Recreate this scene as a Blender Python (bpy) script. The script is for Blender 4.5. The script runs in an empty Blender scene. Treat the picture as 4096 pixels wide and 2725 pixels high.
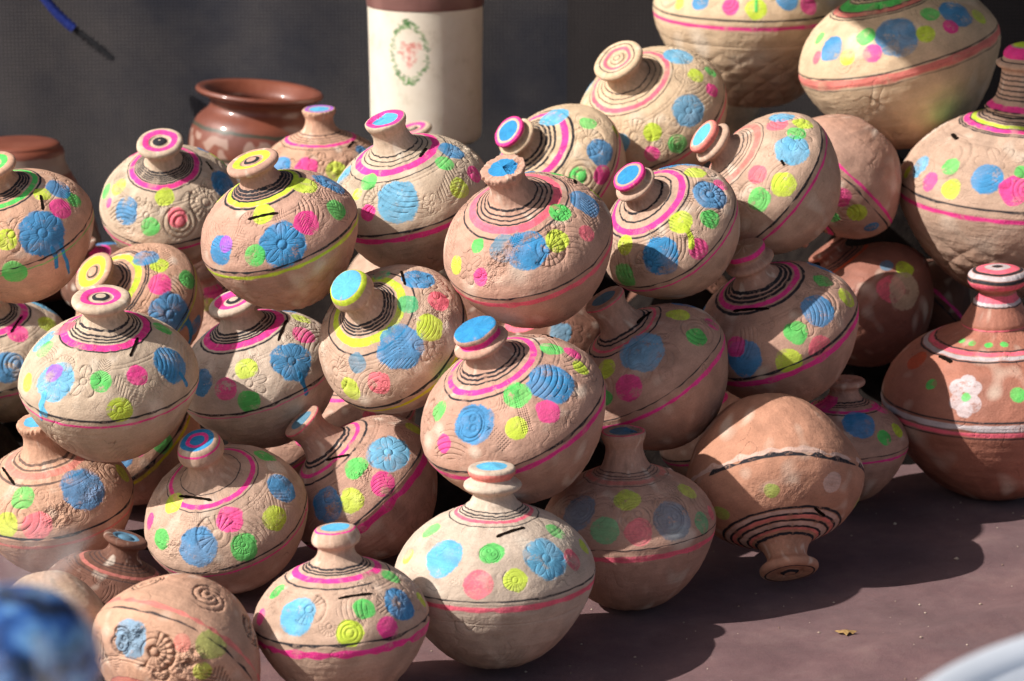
import bpy, math, random
import numpy as np
from mathutils import Vector, Quaternion, Matrix

# ---------------------------------------------------------------- camera, sky, sun, exposure
scene = bpy.context.scene
col = scene.collection
R_ = math.radians
cam_d = bpy.data.cameras.new("camera"); cam = bpy.data.objects.new("camera", cam_d); col.objects.link(cam)
cam.location = (0, 0, 1.13); cam.rotation_euler = (R_(90 - 14.5), 0, 0)
cam_d.sensor_width = 36; cam_d.angle = R_(22); cam_d.clip_start = .05; cam_d.clip_end = 400
cam_d.dof.use_dof = True; cam_d.dof.focus_distance = 3.22; cam_d.dof.aperture_fstop = 92.6 / 14.5
scene.camera = cam

SUN_EL, SUN_AZ = 41.0, 69.0          # height, and degrees left of straight behind the camera
S = Vector((-math.cos(R_(SUN_EL)) * math.sin(R_(SUN_AZ)), -math.cos(R_(SUN_EL)) * math.cos(R_(SUN_AZ)), math.sin(R_(SUN_EL))))
sun_d = bpy.data.lights.new("sun", 'SUN'); sun = bpy.data.objects.new("sun", sun_d); col.objects.link(sun)
sun_d.energy = 4.8; sun_d.angle = R_(.5); sun_d.color = (1, .965, .91)
sun.rotation_euler = S.to_track_quat('Z', 'Y').to_euler(); sun.location = (-3, -1, 4)
world = bpy.data.worlds.new("World"); scene.world = world; world.use_nodes = True
nt = world.node_tree; bg = nt.nodes["Background"]; sky = nt.nodes.new("ShaderNodeTexSky")
sky.sky_type = 'NISHITA'; sky.sun_disc = False; sky.sun_elevation = R_(SUN_EL)
sky.sun_rotation = math.atan2(S.x, S.y); sky.dust_density = 3.0; sky.ozone_density = .6
nt.links.new(sky.outputs[0], bg.inputs[0]); bg.inputs[1].default_value = .085
scene.view_settings.view_transform = 'Standard'; scene.view_settings.look = 'None'
scene.view_settings.exposure = .26; scene.view_settings.gamma = 1
scene.cycles.max_bounces = 6; scene.cycles.diffuse_bounces = 4; scene.cycles.use_denoising = True

# ---------------------------------------------------------------- helpers
def lin(c):
    c = np.array(c, float) / 255
    return np.where(c <= .04045, c / 12.92, ((c + .055) / 1.055) ** 2.4)
def tag(o, label=None, cat=None, group=None, kind=None):
    if label: o['label'] = label
    if cat: o['category'] = cat
    if group: o['group'] = group
    if kind: o['kind'] = kind
    return o
def empty(name, loc=(0, 0, 0)):
    o = bpy.data.objects.new(name, None); o.location = loc; o.empty_display_size = .03; col.objects.link(o); return o
def mesh_obj(name, verts, faces, mat=None, parent=None, smooth=True, uv=None, normals=None):
    me = bpy.data.meshes.new(name); me.from_pydata([tuple(v) for v in verts], [], [tuple(f) for f in faces])
    if uv is not None:
        l = me.uv_layers.new(name="uv"); l.data.foreach_set("uv", np.asarray(uv, np.float32).ravel())
    if smooth: me.polygons.foreach_set("use_smooth", [True] * len(me.polygons))
    if normals is not None: me.normals_split_custom_set_from_vertices([tuple(n) for n in normals])
    if mat: me.materials.append(mat)
    me.update()
    o = bpy.data.objects.new(name, me); col.objects.link(o)
    if parent: o.parent = parent
    return o
def grid_faces(nr, nu, closed):
    a = np.arange(nr - 1)[:, None]; m = nu if closed else nu - 1; b = np.arange(m)[None, :]; b2 = (b + 1) % nu
    return np.stack([a * nu + b, a * nu + b2, (a + 1) * nu + b2, (a + 1) * nu + b], -1).reshape(-1, 4)
def nodes(name):
    m = bpy.data.materials.new(name); m.use_nodes = True
    return m, m.node_tree, m.node_tree.nodes["Principled BSDF"]
def node(nt, t, **kw):
    n = nt.nodes.new(t)
    for k, v in kw.items():
        if k.startswith('i_'): n.inputs[k[2:].replace('_', ' ')].default_value = v
        else: setattr(n, k, v)
    return n
def mixc(nt, fac, a, b, mode='MIX'):
    n = nt.nodes.new("ShaderNodeMix"); n.data_type = 'RGBA'; n.blend_type = mode
    for s, v in ((0, fac), (6, a), (7, b)):
        if hasattr(v, 'links'): nt.links.new(v, n.inputs[s])
        else: n.inputs[s].default_value = v if s == 0 else (*v[:3], 1)
    return n.outputs[2]
def ramp(nt, src, stops):
    n = nt.nodes.new("ShaderNodeValToRGB"); nt.links.new(src, n.inputs[0]); e = n.color_ramp.elements
    e[0].position, e[0].color = stops[0][0], (*stops[0][1], 1); e[1].position, e[1].color = stops[-1][0], (*stops[-1][1], 1)
    for p, c in stops[1:-1]: q = e.new(p); q.color = (*c, 1)
    return n.outputs[0]
def noise(nt, scale, detail=4, rough=.55, coord='Object', dist=0):
    tc = nt.nodes.new("ShaderNodeTexCoord"); n = node(nt, "ShaderNodeTexNoise", i_Scale=scale, i_Detail=detail, i_Roughness=rough, i_Distortion=dist)
    nt.links.new(tc.outputs[coord], n.inputs["Vector"]); return n.outputs["Fac"]
def bump(nt, bs, h, dist, strength=1.0, prev=None):
    b = node(nt, "ShaderNodeBump", i_Distance=dist, i_Strength=strength); nt.links.new(h, b.inputs["Height"])
    if prev: nt.links.new(prev, b.inputs["Normal"])
    nt.links.new(b.outputs[0], bs.inputs["Normal"]); return b.outputs[0]

# ---------------------------------------------------------------- pot tables (object-space places of every painted mark)
# loc, q: where the belt centre stands and how the pot leans; R: belt radius in metres; kn: knob kind;
# dots: (angle round the pot, row up the pot, radius / R, paint)
POTS={
'1':{'loc':[-0.6209,3.2304,0.4374],'q':[0.9689,0.1516,-0.1311,0.1451],'R':0.098,'kn':'disc','kh':1,'bd':1,'dots':[(-1.239,256,0.306,'B'),(-0.733,281,0.15,'M'),(-1.78,184,0.167,'G'),(-1.763,277,0.139,'L'),(-0.681,346,0.111,'L'),(-0.384,265,0.122,'G'),(-0.314,314,0.178,'B'),(0.807,255,0.146,'M'),(1.837,235,0.132,'L'),(2.26,239,0.149,'S')],'slot':(-0.733,347,-0.995,310),'drips':[('B',0.025,[(-1.222,210),(-1.222,185),(-1.239,161)]),('B',0.025,[(-1.1,208),(-1.1,175),(-1.012,123)])]},
'2':{'loc':[-0.495,3.7446,0.369],'q':[-0.9692,-0.2246,0.045,-0.0907],'R':0.1032,'kn':'disc','kh':1.25,'bd':1,'dots':[(-2.426,282,0.201,'B'),(-0.349,279,0.232,'B'),(-2.95,321,0.134,'L'),(-1.676,345,0.134,'L'),(-1.501,276,0.14,'S'),(-1.937,253,0.134,'G'),(-2.88,265,0.073,'M'),(0.541,269,0.146,'L'),(0.733,288,0.122,'B'),(0.419,250,0.122,'G'),(3.089,268,0.122,'G'),(2.112,309,0.098,'M'),(2.057,277,0.139,'M')],'slot':(0.087,348,-0.175,330),'drips':[]},
'3':{'loc':[-0.291,3.9773,0.3658],'q':[0.9983,0.0369,-0.0175,0.0408],'R':0.1,'kn':'flat','kh':0.85,'bd':1,'dots':[(-1.85,270,0.187,'M'),(-1.326,254,0.16,'L'),(-2.374,265,0.187,'B'),(3.002,266,0.08,'G'),(-0.541,300,0.133,'B'),(0.845,323,0.25,'B'),(1.54,243,0.138,'L'),(2.188,260,0.142,'S')],'slot':(-0.855,334,-0.436,352),'drips':[]},
'4':{'loc':[-0.2898,3.2042,0.4414],'q':[-0.9778,-0.1093,0.1515,-0.0951],'R':0.101,'kn':'disc','kh':1,'bd':1.05,'dots':[(-1.588,244,0.283,'B'),(-2.548,249,0.193,'B'),(-2.443,268,0.107,'V'),(-1.972,235,0.134,'G'),(-1.152,271,0.16,'M'),(-0.628,250,0.139,'G'),(-0.471,357,0.171,'L'),(-1.745,344,0.139,'L'),(-0.052,290,0.214,'B'),(2.513,328,0.075,'L'),(1.038,262,0.132,'G'),(1.918,278,0.147,'L'),(2.292,243,0.142,'M')],'slot':(-2.077,335,-1.466,331),'drips':[]},
'5':{'loc':[-0.1328,3.357,0.4575],'q':[0.9815,0.1205,-0.1344,0.0643],'R':0.106,'kn':'flat','kh':0.98,'bd':1.08,'dots':[(-1.763,276,0.266,'b'),(-2.339,341,0.117,'G'),(-0.733,320,0.117,'G'),(-0.873,243,0.133,'L'),(-2.217,254,0.106,'M'),(-0.489,240,0.117,'M'),(2.967,308,0.16,'b'),(-2.496,300,0.074,'L'),(-0.262,324,0.17,'B'),(1.116,314,0.149,'L'),(2.049,304,0.25,'B')],'slot':(-0.977,382,-0.506,388),'drips':[]},
'6':{'loc':[-0.1344,4.1403,0.3168],'q':[0.9882,0.0789,-0.1215,0.0502],'R':0.0973,'kn':'disc','kh':1,'bd':1,'dots':[(-0.157,307,0.143,'L'),(-0.122,281,0.129,'B'),(2.367,317,0.25,'B'),(0.835,281,0.131,'L'),(1.256,268,0.148,'M'),(1.967,331,0.25,'B')],'slot':None,'drips':[]},
'7':{'loc':[0.0656,3.7464,0.4153],'q':[-0.8781,-0.2086,0.3953,-0.1708],'R':0.1055,'kn':'collar','kh':1,'bd':1,'dots':[(-0.942,242,0.19,'B'),(-0.419,282,0.119,'G'),(-1.239,209,0.131,'M'),(-1.431,271,0.119,'G'),(0.157,356,0.208,'b'),(1.937,312,0.089,'b'),(-0.454,185,0.095,'L'),(1.255,258,0.25,'B'),(1.694,267,0.124,'L')],'slot':None,'drips':[]},
'8':{'loc':[0.0195,3.1685,0.4354],'q':[0.9686,0.1934,-0.1445,0.0601],'R':0.108,'kn':'flat','kh':1.05,'bd':1.08,'dots':[(-1.972,319,0.168,'A'),(-1.623,303,0.238,'B'),(-0.716,343,0.129,'G'),(-1.152,294,0.134,'L'),(-0.733,258,0.099,'S'),(-0.227,292,0.198,'B'),(-2.478,318,0.089,'G'),(-2.304,245,0.099,'M'),(-2.758,247,0.109,'L'),(0.262,231,0.089,'L'),(0.716,292,0.124,'G'),(1.212,277,0.25,'B')],'slot':(0.559,278,0.297,296),'drips':[]},
'9':{'loc':[0.2065,3.8904,0.4734],'q':[-0.9333,-0.2289,0.2623,-0.0882],'R':0.118,'kn':'disc','kh':1.0,'bd':1,'dots':[(-1.065,266,0.209,'a'),(-1.693,279,0.121,'L'),(-1.484,218,0.121,'G'),(-1.833,227,0.099,'M'),(-0.436,290,0.11,'L'),(-0.227,241,0.088,'G'),(-0.559,235,0.099,'M'),(0.105,323,0.198,'b'),(2.95,317,0.088,'L'),(2.251,298,0.121,'b'),(-2.217,279,0.121,'b')],'slot':None,'drips':[]},
'10':{'loc':[0.2037,3.3433,0.4144],'q':[0.9266,0.1864,-0.3087,0.1069],'R':0.0969,'kn':'collar','kh':1.1,'bd':1,'dots':[(-1.937,269,0.256,'B'),(-2.635,233,0.174,'G'),(-2.618,324,0.134,'L'),(-1.309,314,0.163,'L'),(-1.414,221,0.14,'M'),(-0.96,251,0.134,'G'),(-0.541,277,0.244,'B'),(0.052,307,0.151,'L'),(0.803,297,0.163,'B'),(-0.244,243,0.105,'M'),(0.6,243,0.25,'B')],'slot':None,'drips':[('L',0.038,[(-1.326,292),(-1.379,263),(-1.466,241)])]},
'11':{'loc':[0.3435,3.4909,0.4474],'q':[-0.8906,-0.0794,0.4379,-0.0932],'R':0.106,'kn':'collar','kh':1.1,'bd':1,'dots':[(-0.942,266,0.221,'b'),(-0.611,265,0.122,'G'),(-1.553,320,0.127,'S'),(-1.466,240,0.16,'L'),(-1.833,266,0.149,'G'),(-0.349,246,0.133,'L'),(-0.332,316,0.144,'S'),(-0.052,294,0.166,'b'),(0.597,254,0.139,'S'),(1.171,303,0.25,'B')],'slot':(-1.169,281,-1.222,266),'drips':[]},
'12':{'loc':[0.4638,3.719,0.4059],'q':[-0.3479,0.0662,0.9256,-0.1334],'R':0.1011,'kn':'disc','kh':1,'bd':1,'dots':[(-1.815,249,0.148,'M'),(-2.182,247,0.148,'L'),(-2.042,323,0.111,'G'),(-2.635,242,0.111,'B'),(0.575,294,0.25,'B'),(1.105,268,0.123,'G'),(1.623,309,0.135,'L'),(2.23,315,0.121,'M'),(2.752,304,0.25,'B')],'slot':None,'drips':[]},
'13':{'loc':[0.3963,4.3007,0.5791],'q':[-0.9987,-0.0235,0.0069,0.045],'R':0.1667,'kn':'tower','kh':1,'bd':1.05,'dots':[(-1.815,231,0.085,'M'),(-1.553,228,0.102,'L'),(-1.012,230,0.094,'M'),(-2.164,238,0.094,'B'),(-1.239,247,0.111,'B'),(-2.426,226,0.06,'L'),(1.426,290,0.25,'B'),(2.061,333,0.129,'G'),(0.346,264,0.141,'M'),(0.936,261,0.25,'B')],'slot':None,'drips':[('G',0.013,[(-1.553,248),(-1.553,223)])]},
'14':{'loc':[0.588,3.9897,0.5509],'q':[0.9895,0.0321,-0.1327,-0.0482],'R':0.156,'kn':'tower','kh':1,'bd':1.0,'dots':[(-1.553,282,0.212,'B'),(-2.391,275,0.14,'B'),(-1.92,297,0.097,'G'),(-1.239,267,0.093,'L'),(-2.129,251,0.081,'L'),(-1.833,253,0.093,'M'),(-0.716,285,0.169,'B'),(-1.03,311,0.093,'G'),(-0.925,261,0.081,'M'),(-0.454,250,0.085,'L'),(-2.601,252,0.068,'S'),(-2.74,297,0.068,'G'),(0.793,286,0.139,'S'),(1.321,324,0.25,'B'),(2.212,287,0.144,'G')],'slot':None,'drips':[]},
'15':{'loc':[0.7337,3.7474,0.3896],'q':[0.9948,0.027,0.0048,-0.0981],'R':0.178,'kn':'tower','kh':0.85,'bd':0.95,'dots':[(-1.85,258,0.127,'B'),(-2.635,250,0.099,'b'),(-2.391,232,0.081,'M'),(-2.251,270,0.078,'G'),(-2.147,228,0.085,'L'),(-1.606,241,0.12,'M'),(-1.553,277,0.057,'G'),(-2.81,228,0.057,'L'),(0.784,269,0.14,'L'),(1.469,265,0.122,'S'),(2.066,287,0.25,'B'),(2.428,295,0.139,'G')],'slot':(-2.653,333,-2.443,327),'drips':[]},
'17':{'loc':[0.5177,3.7503,0.2219],'q':[-0.9495,0.0666,0.3066,0.0062],'R':0.105,'kn':'disc','kh':0.6,'bd':1,'dots':[(-0.803,220,0.133,'L'),(-1.187,201,0.194,'S'),(-0.96,266,0.097,'A'),(-1.03,175,0.255,'C')],'slot':None,'drips':[]},
'18':{'loc':[0.6346,3.8896,0.1882],'q':[0.3385,-0.0845,-0.9225,0.1654],'R':0.066,'kn':'disc','kh':1,'bd':1,'dots':[],'slot':None,'drips':[]},
'19':{'loc':[0.6718,3.5233,0.1434],'q':[0.9957,0.0205,-0.0262,-0.0868],'R':0.1581,'kn':'bead','kh':1.05,'bd':1,'dots':[(-1.955,270,0.076,'W'),(-1.798,269,0.076,'W'),(-1.92,240,0.076,'W'),(-1.78,238,0.076,'W'),(-1.85,224,0.069,'W'),(-1.868,283,0.069,'W'),(-1.85,250,0.042,'G'),(-2.251,265,0.05,'G'),(-1.361,255,0.069,'G'),(-2.688,301,0.107,'O'),(-2.321,384,0.034,'G'),(-2.059,383,0.034,'G'),(-1.71,382,0.038,'G'),(-1.396,384,0.038,'G'),(1.178,295,0.25,'B'),(1.694,270,0.141,'L'),(2.164,247,0.14,'S')],'slot':(-2.409,328,-2.147,321),'drips':[]},
'20':{'loc':[0.3515,3.401,0.2684],'q':[0.9745,0.1082,-0.1954,0.0229],'R':0.114,'kn':'collar','kh':1.1,'bd':1,'dots':[(-0.89,277,0.203,'B'),(-2.094,240,0.213,'B'),(-1.361,263,0.137,'G'),(-1.571,202,0.152,'L'),(-1.187,200,0.142,'S'),(-2.199,271,0.122,'M'),(-0.262,307,0.117,'G'),(-0.349,234,0.132,'L'),(0.401,277,0.183,'B'),(1.071,244,0.25,'B'),(1.52,285,0.122,'G'),(2.684,246,0.25,'B')],'slot':(-2.426,365,-1.553,352),'drips':[]},
'21':{'loc':[0.1764,3.2613,0.2474],'q':[0.9596,0.0503,-0.2692,0.064],'R':0.107,'kn':'flat','kh':1.08,'bd':1.05,'dots':[(-1.501,333,0.271,'a'),(-2.286,332,0.13,'L'),(-1.937,260,0.167,'M'),(-0.698,255,0.135,'G'),(-0.279,324,0.141,'L'),(-2.304,254,0.094,'G'),(-0.244,229,0.104,'M'),(0.332,285,0.156,'B'),(0.785,295,0.129,'L'),(1.734,280,0.25,'B'),(2.501,258,0.129,'G')],'slot':(-0.977,418,-0.017,393),'drips':[]},
'22':{'loc':[0.0008,3.0269,0.2592],'q':[-0.9709,-0.1188,0.1914,-0.0812],'R':0.1158,'kn':'collar','kh':0.92,'bd':1.03,'dots':[(-2.147,301,0.215,'B'),(-0.855,308,0.242,'B'),(-1.396,334,0.143,'G'),(-1.606,266,0.117,'L'),(-1.187,263,0.126,'M'),(-2.583,254,0.099,'M'),(-2.88,316,0.108,'G'),(-0.07,335,0.126,'G'),(-0.332,266,0.099,'L'),(-0.07,286,0.099,'M'),(0.9,251,0.147,'S'),(1.364,295,0.25,'B'),(2.117,258,0.13,'G')],'slot':(0.646,302,0.367,310),'drips':[]},
'23':{'loc':[-0.1489,3.1725,0.314],'q':[0.8982,0.2539,-0.3007,0.196],'R':0.1005,'kn':'round','kh':1.45,'bd':1,'dots':[(-1.588,320,0.28,'B'),(0.0,308,0.215,'B'),(-0.681,359,0.134,'g'),(-0.524,275,0.145,'S'),(-1.03,285,0.177,'L'),(-2.478,324,0.129,'A'),(-2.653,249,0.151,'L'),(-2.164,263,0.151,'S'),(0.733,352,0.118,'g'),(1.427,239,0.25,'B')],'slot':(0.401,319,-0.087,355),'drips':[]},
'24':{'loc':[-0.5238,3.5849,0.2525],'q':[0.8701,0.2185,-0.3658,0.2478],'R':0.098,'kn':'disc','kh':1,'bd':1,'dots':[(-0.977,300,0.168,'M'),(-0.733,216,0.149,'G'),(-1.379,235,0.311,'B'),(-0.524,308,0.137,'L'),(-1.239,136,0.155,'B'),(-0.209,337,0.186,'B'),(1.595,239,0.125,'M'),(2.169,239,0.25,'B')],'slot':None,'drips':[('B',0.043,[(-1.309,176),(-1.379,140),(-1.536,114)])]},
'25':{'loc':[-0.4937,3.116,0.2768],'q':[0.9897,0.1134,-0.0125,0.0864],'R':0.1098,'kn':'disc','kh':1,'bd':1,'dots':[(-2.339,273,0.233,'b'),(-2.409,293,0.107,'V'),(-1.693,288,0.121,'G'),(-1.187,288,0.121,'M'),(-1.484,214,0.141,'L'),(-0.611,277,0.223,'B'),(3.002,317,0.165,'b'),(-2.967,321,0.117,'G'),(-2.793,237,0.107,'L'),(2.932,380,0.126,'S'),(0.122,334,0.117,'G'),(1.315,274,0.138,'S'),(1.924,247,0.25,'B')],'slot':(-1.169,338,-0.698,378),'drips':[('b',0.039,[(-2.409,233),(-2.426,205),(-2.374,192)]),('b',0.017,[(-2.409,212),(-2.461,175)]),('B',0.024,[(-0.576,246),(-0.541,213)])]},
'26':{'loc':[-0.3301,3.3157,0.2304],'q':[-0.9794,-0.0925,0.1467,-0.1039],'R':0.1065,'kn':'disc','kh':1.05,'bd':1,'dots':[(-1.065,271,0.255,'B'),(-0.524,302,0.144,'M'),(-1.815,216,0.138,'G'),(-2.094,258,0.144,'M'),(-1.745,301,0.138,'L'),(-2.531,275,0.17,'B'),(0.017,317,0.128,'L'),(-0.192,239,0.106,'G'),(0.576,327,0.17,'B'),(2.356,337,0.138,'b'),(0.612,243,0.126,'L'),(0.936,242,0.134,'S'),(1.727,238,0.25,'B'),(2.201,249,0.128,'G')],'slot':(-0.995,338,-0.244,359),'drips':[('B',0.032,[(-1.082,232),(-1.1,208),(-1.1,180)])]},
'27':{'loc':[-0.7397,3.6945,0.1531],'q':[0.9766,0.1428,-0.0841,0.137],'R':0.104,'kn':'disc','kh':1,'bd':1,'dots':[(-1.518,260,0.218,'B'),(-1.065,346,0.145,'M'),(-0.332,300,0.158,'L'),(0.471,282,0.242,'b'),(1.061,247,0.136,'M'),(1.798,283,0.25,'B'),(2.374,273,0.122,'L')],'slot':(-1.204,360,-0.436,380),'drips':[]},
'28':{'loc':[-0.6416,4.0159,0.1925],'q':[0.9497,0.1609,-0.2126,0.1641],'R':0.068,'kn':'disc','kh':1,'bd':1,'dots':[(0.768,318,0.32,'B'),(-0.611,436,0.22,'M'),(1.382,271,0.132,'M'),(2.058,270,0.25,'B')],'slot':None,'drips':[]},
'29':{'loc':[-0.58,3.1814,0.0991],'q':[0.9863,0.0957,-0.0626,0.1192],'R':0.103,'kn':'flat','kh':1.1,'bd':1,'dots':[(-1.065,302,0.278,'B'),(-2.094,310,0.15,'G'),(-2.269,232,0.155,'L'),(-1.85,231,0.182,'S'),(-0.192,252,0.128,'L'),(-0.157,372,0.118,'g'),(1.439,300,0.25,'B'),(2.106,263,0.139,'G')],'slot':(3.072,358,-2.356,343),'drips':[]},
'30':{'loc':[-0.5208,3.4661,0.0944],'q':[-0.9171,-0.0945,0.3333,-0.1973],'R':0.0984,'kn':'disc','kh':1,'bd':1,'dots':[(-1.937,263,0.182,'B'),(-1.798,262,0.091,'V'),(-1.309,207,0.158,'G'),(-1.641,245,0.085,'M'),(0.953,294,0.122,'S'),(1.508,273,0.25,'B'),(1.86,272,0.141,'G'),(2.376,269,0.124,'L')],'slot':None,'drips':[]},
'31':{'loc':[-0.355,3.1102,0.1024],'q':[-0.9656,-0.1778,0.1354,-0.1326],'R':0.1051,'kn':'round','kh':1.4,'bd':1,'dots':[(-2.094,262,0.236,'B'),(-0.471,281,0.195,'B'),(-1.536,315,0.159,'M'),(-1.501,235,0.164,'G'),(-0.96,256,0.154,'L'),(-2.827,357,0.133,'L'),(-2.705,262,0.133,'G'),(0.279,314,0.138,'G'),(-3.124,269,0.103,'M'),(1.032,237,0.128,'L'),(1.648,269,0.126,'M')],'slot':(-2.827,378,-1.78,380),'drips':[]},
'32':{'loc':[-0.1935,3.2312,0.1035],'q':[0.9298,0.0216,-0.3395,0.1403],'R':0.1061,'kn':'flat','kh':1.15,'bd':1,'dots':[(-0.96,265,0.263,'b'),(-1.449,310,0.147,'G'),(-1.379,224,0.153,'M'),(-1.815,248,0.153,'L'),(-2.164,277,0.221,'B'),(-0.262,224,0.126,'L'),(0.727,288,0.25,'B'),(0.985,240,0.126,'G'),(1.693,256,0.142,'M'),(2.129,243,0.25,'B')],'slot':(-1.885,401,-1.326,355),'drips':[]},
'33':{'loc':[-0.1896,2.7512,0.0994],'q':[0.9983,-0.0207,-0.0305,0.0448],'R':0.0983,'kn':'round','kh':1,'bd':1,'dots':[(-2.164,266,0.225,'b'),(-0.716,263,0.211,'B'),(-1.257,278,0.123,'G'),(-1.484,222,0.152,'L'),(-1.03,218,0.132,'M'),(-2.845,309,0.108,'G'),(-2.827,236,0.098,'M'),(-0.367,334,0.118,'G'),(-0.175,238,0.098,'L'),(0.901,334,0.132,'G'),(1.31,316,0.147,'M'),(2.017,335,0.25,'B'),(2.379,295,0.142,'L')],'slot':(-1.588,314,-1.047,312),'drips':[]},
'34':{'loc':[-0.0198,2.8803,0.1081],'q':[0.9999,-0.0134,-0.0072,0.0059],'R':0.117,'kn':'collar','kh':1,'bd':1,'dots':[(-2.217,284,0.202,'b'),(-0.925,277,0.227,'b'),(-1.606,306,0.124,'G'),(-1.745,233,0.142,'S'),(-1.361,240,0.12,'L'),(-0.401,326,0.112,'G'),(-0.541,254,0.116,'S'),(-2.827,332,0.107,'G'),(-2.793,256,0.086,'L'),(-0.087,256,0.086,'L'),(1.432,337,0.25,'B'),(2.279,258,0.141,'G'),(1.104,284,0.25,'B')],'slot':(-1.536,348,-0.942,366),'drips':[]},
'35':{'loc':[0.143,3.0703,0.1044],'q':[-0.9994,0.0047,0.0318,0.0128],'R':0.1071,'kn':'flat','kh':1.15,'bd':1.06,'dots':[(-2.321,279,0.224,'A'),(-0.995,252,0.234,'A'),(-1.868,241,0.164,'g'),(-1.571,327,0.149,'L'),(-1.466,236,0.159,'S'),(-0.401,308,0.119,'L'),(-0.559,221,0.129,'g'),(-0.244,225,0.09,'S'),(1.073,300,0.25,'B'),(1.662,324,0.121,'L'),(2.041,338,0.131,'S')],'slot':None,'drips':[]},
'36':{'loc':[0.3333,3.1915,0.1178],'q':[0.0778,0.0504,0.9441,-0.3163],'R':0.1153,'kn':'disc','kh':1.15,'bd':1.06,'dots':[(-2.356,263,0.124,'w'),(-0.681,294,0.096,'l'),(-1.518,279,0.086,'l'),(2.95,266,0.077,'l')],'slot':(-2.199,332,-2.548,349),'drips':[]},
'37':{'loc':[0.4534,3.4466,0.0953],'q':[0.9979,-0.0149,-0.0171,-0.0602],'R':0.0878,'kn':'disc','kh':1,'bd':1,'dots':[(-1.239,314,0.257,'B'),(-2.531,403,0.203,'M'),(-0.192,353,0.142,'M'),(-0.401,257,0.128,'L'),(-0.838,250,0.128,'G'),(0.575,282,0.25,'B'),(1.115,327,0.144,'G'),(2.089,253,0.131,'L'),(2.601,307,0.146,'M')],'slot':None,'drips':[]},
'38':{'loc':[-0.3637,2.6742,0.0848],'q':[0.2421,0.0582,-0.9006,0.3561],'R':0.0959,'kn':'disc','kh':1,'bd':1,'dots':[(-0.89,265,0.225,'a'),(-1.85,195,0.176,'l'),(-1.955,261,0.108,'L'),(-1.553,229,0.098,'s'),(-2.391,299,0.147,'B')],'slot':None,'drips':[]},
'39':{'loc':[-0.4684,2.8852,0.0707],'q':[-0.9882,0.0285,-0.1475,-0.0282],'R':0.0807,'kn':'disc','kh':1,'bd':1,'dots':[(-2.199,249,0.163,'B'),(1.192,300,0.25,'B'),(1.658,266,0.123,'G'),(2.311,297,0.134,'L')],'slot':None,'drips':[]},
'40':{'loc':[-0.5134,2.7546,0.0905],'q':[0.0785,-0.0936,0.9591,-0.2553],'R':0.0652,'kn':'disc','kh':1,'bd':1,'dots':[],'slot':None,'drips':[]},
'41':{'loc':[-0.4302,3.8413,0.1629],'q':[0.9781,0.1025,-0.1456,0.1082],'R':0.098,'kn':'disc','kh':1,'bd':1,'dots':[(-1.641,418,0.147,'M'),(-1.92,375,0.12,'L'),(1.24,254,0.124,'L'),(2.327,286,0.25,'B'),(2.713,238,0.121,'G')],'slot':None,'drips':[]},
'42':{'loc':[0.0584,3.7444,0.1577],'q':[0.9621,0.086,-0.246,0.0807],'R':0.0957,'kn':'disc','kh':1,'bd':1,'dots':[(-1.309,298,0.173,'A'),(1.397,264,0.146,'G'),(1.939,292,0.124,'L')],'slot':None,'drips':[]},
'43':{'loc':[-0.3252,3.6109,0.0512],'q':[0.9616,0.0815,-0.2269,0.1307],'R':0.087,'kn':'disc','kh':1,'bd':1,'dots':[(-1.274,245,0.143,'M'),(1.015,284,0.25,'B'),(1.46,235,0.147,'G'),(2.053,275,0.149,'L')],'slot':None,'drips':[]},
'44':{'loc':[0.2812,3.5431,0.0778],'q':[-0.9838,-0.0231,0.1765,-0.0189],'R':0.0792,'kn':'disc','kh':1,'bd':1,'dots':[(0.944,306,0.25,'B'),(1.529,333,0.139,'G'),(2.037,236,0.148,'M'),(2.65,261,0.25,'B')],'slot':None,'drips':[]},
'45':{'loc':[-0.1775,4.2184,0.1453],'q':[-0.9958,-0.018,0.0796,-0.041],'R':0.1,'kn':'disc','kh':1,'bd':1,'dots':[(-1.518,305,0.129,'L'),(0.909,238,0.129,'S'),(1.509,249,0.25,'B'),(1.947,254,0.149,'G'),(2.65,259,0.121,'L')],'slot':None,'drips':[]},
'46':{'loc':[0.3478,4.447,0.3885],'q':[0.1715,0.0462,0.9603,-0.215],'R':0.08,'kn':'disc','kh':1,'bd':1,'dots':[],'slot':None,'drips':[]},
'47':{'loc':[-0.019,3.9272,0.1722],'q':[0.98,0.0973,-0.1631,0.0597],'R':0.1,'kn':'disc','kh':1,'bd':1,'dots':[(0.89,293,0.25,'B'),(2.391,273,0.146,'M')],'slot':None,'drips':[]},
'48':{'loc':[-0.2102,3.5139,0.1116],'q':[0.9811,0.0808,-0.1526,0.0875],'R':0.0784,'kn':'disc','kh':1,'bd':1,'dots':[(-1.396,271,0.123,'S'),(1.125,318,0.25,'B'),(1.362,304,0.146,'G'),(2.014,300,0.129,'M')],'slot':None,'drips':[]},
'49':{'loc':[0.2711,4.1829,0.0952],'q':[0.9802,0.0898,-0.174,0.0286],'R':0.0995,'kn':'disc','kh':1,'bd':1,'dots':[(1.084,258,0.144,'G'),(1.516,329,0.148,'M'),(1.849,309,0.25,'B'),(2.494,238,0.126,'L')],'slot':None,'drips':[]},
}
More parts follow.
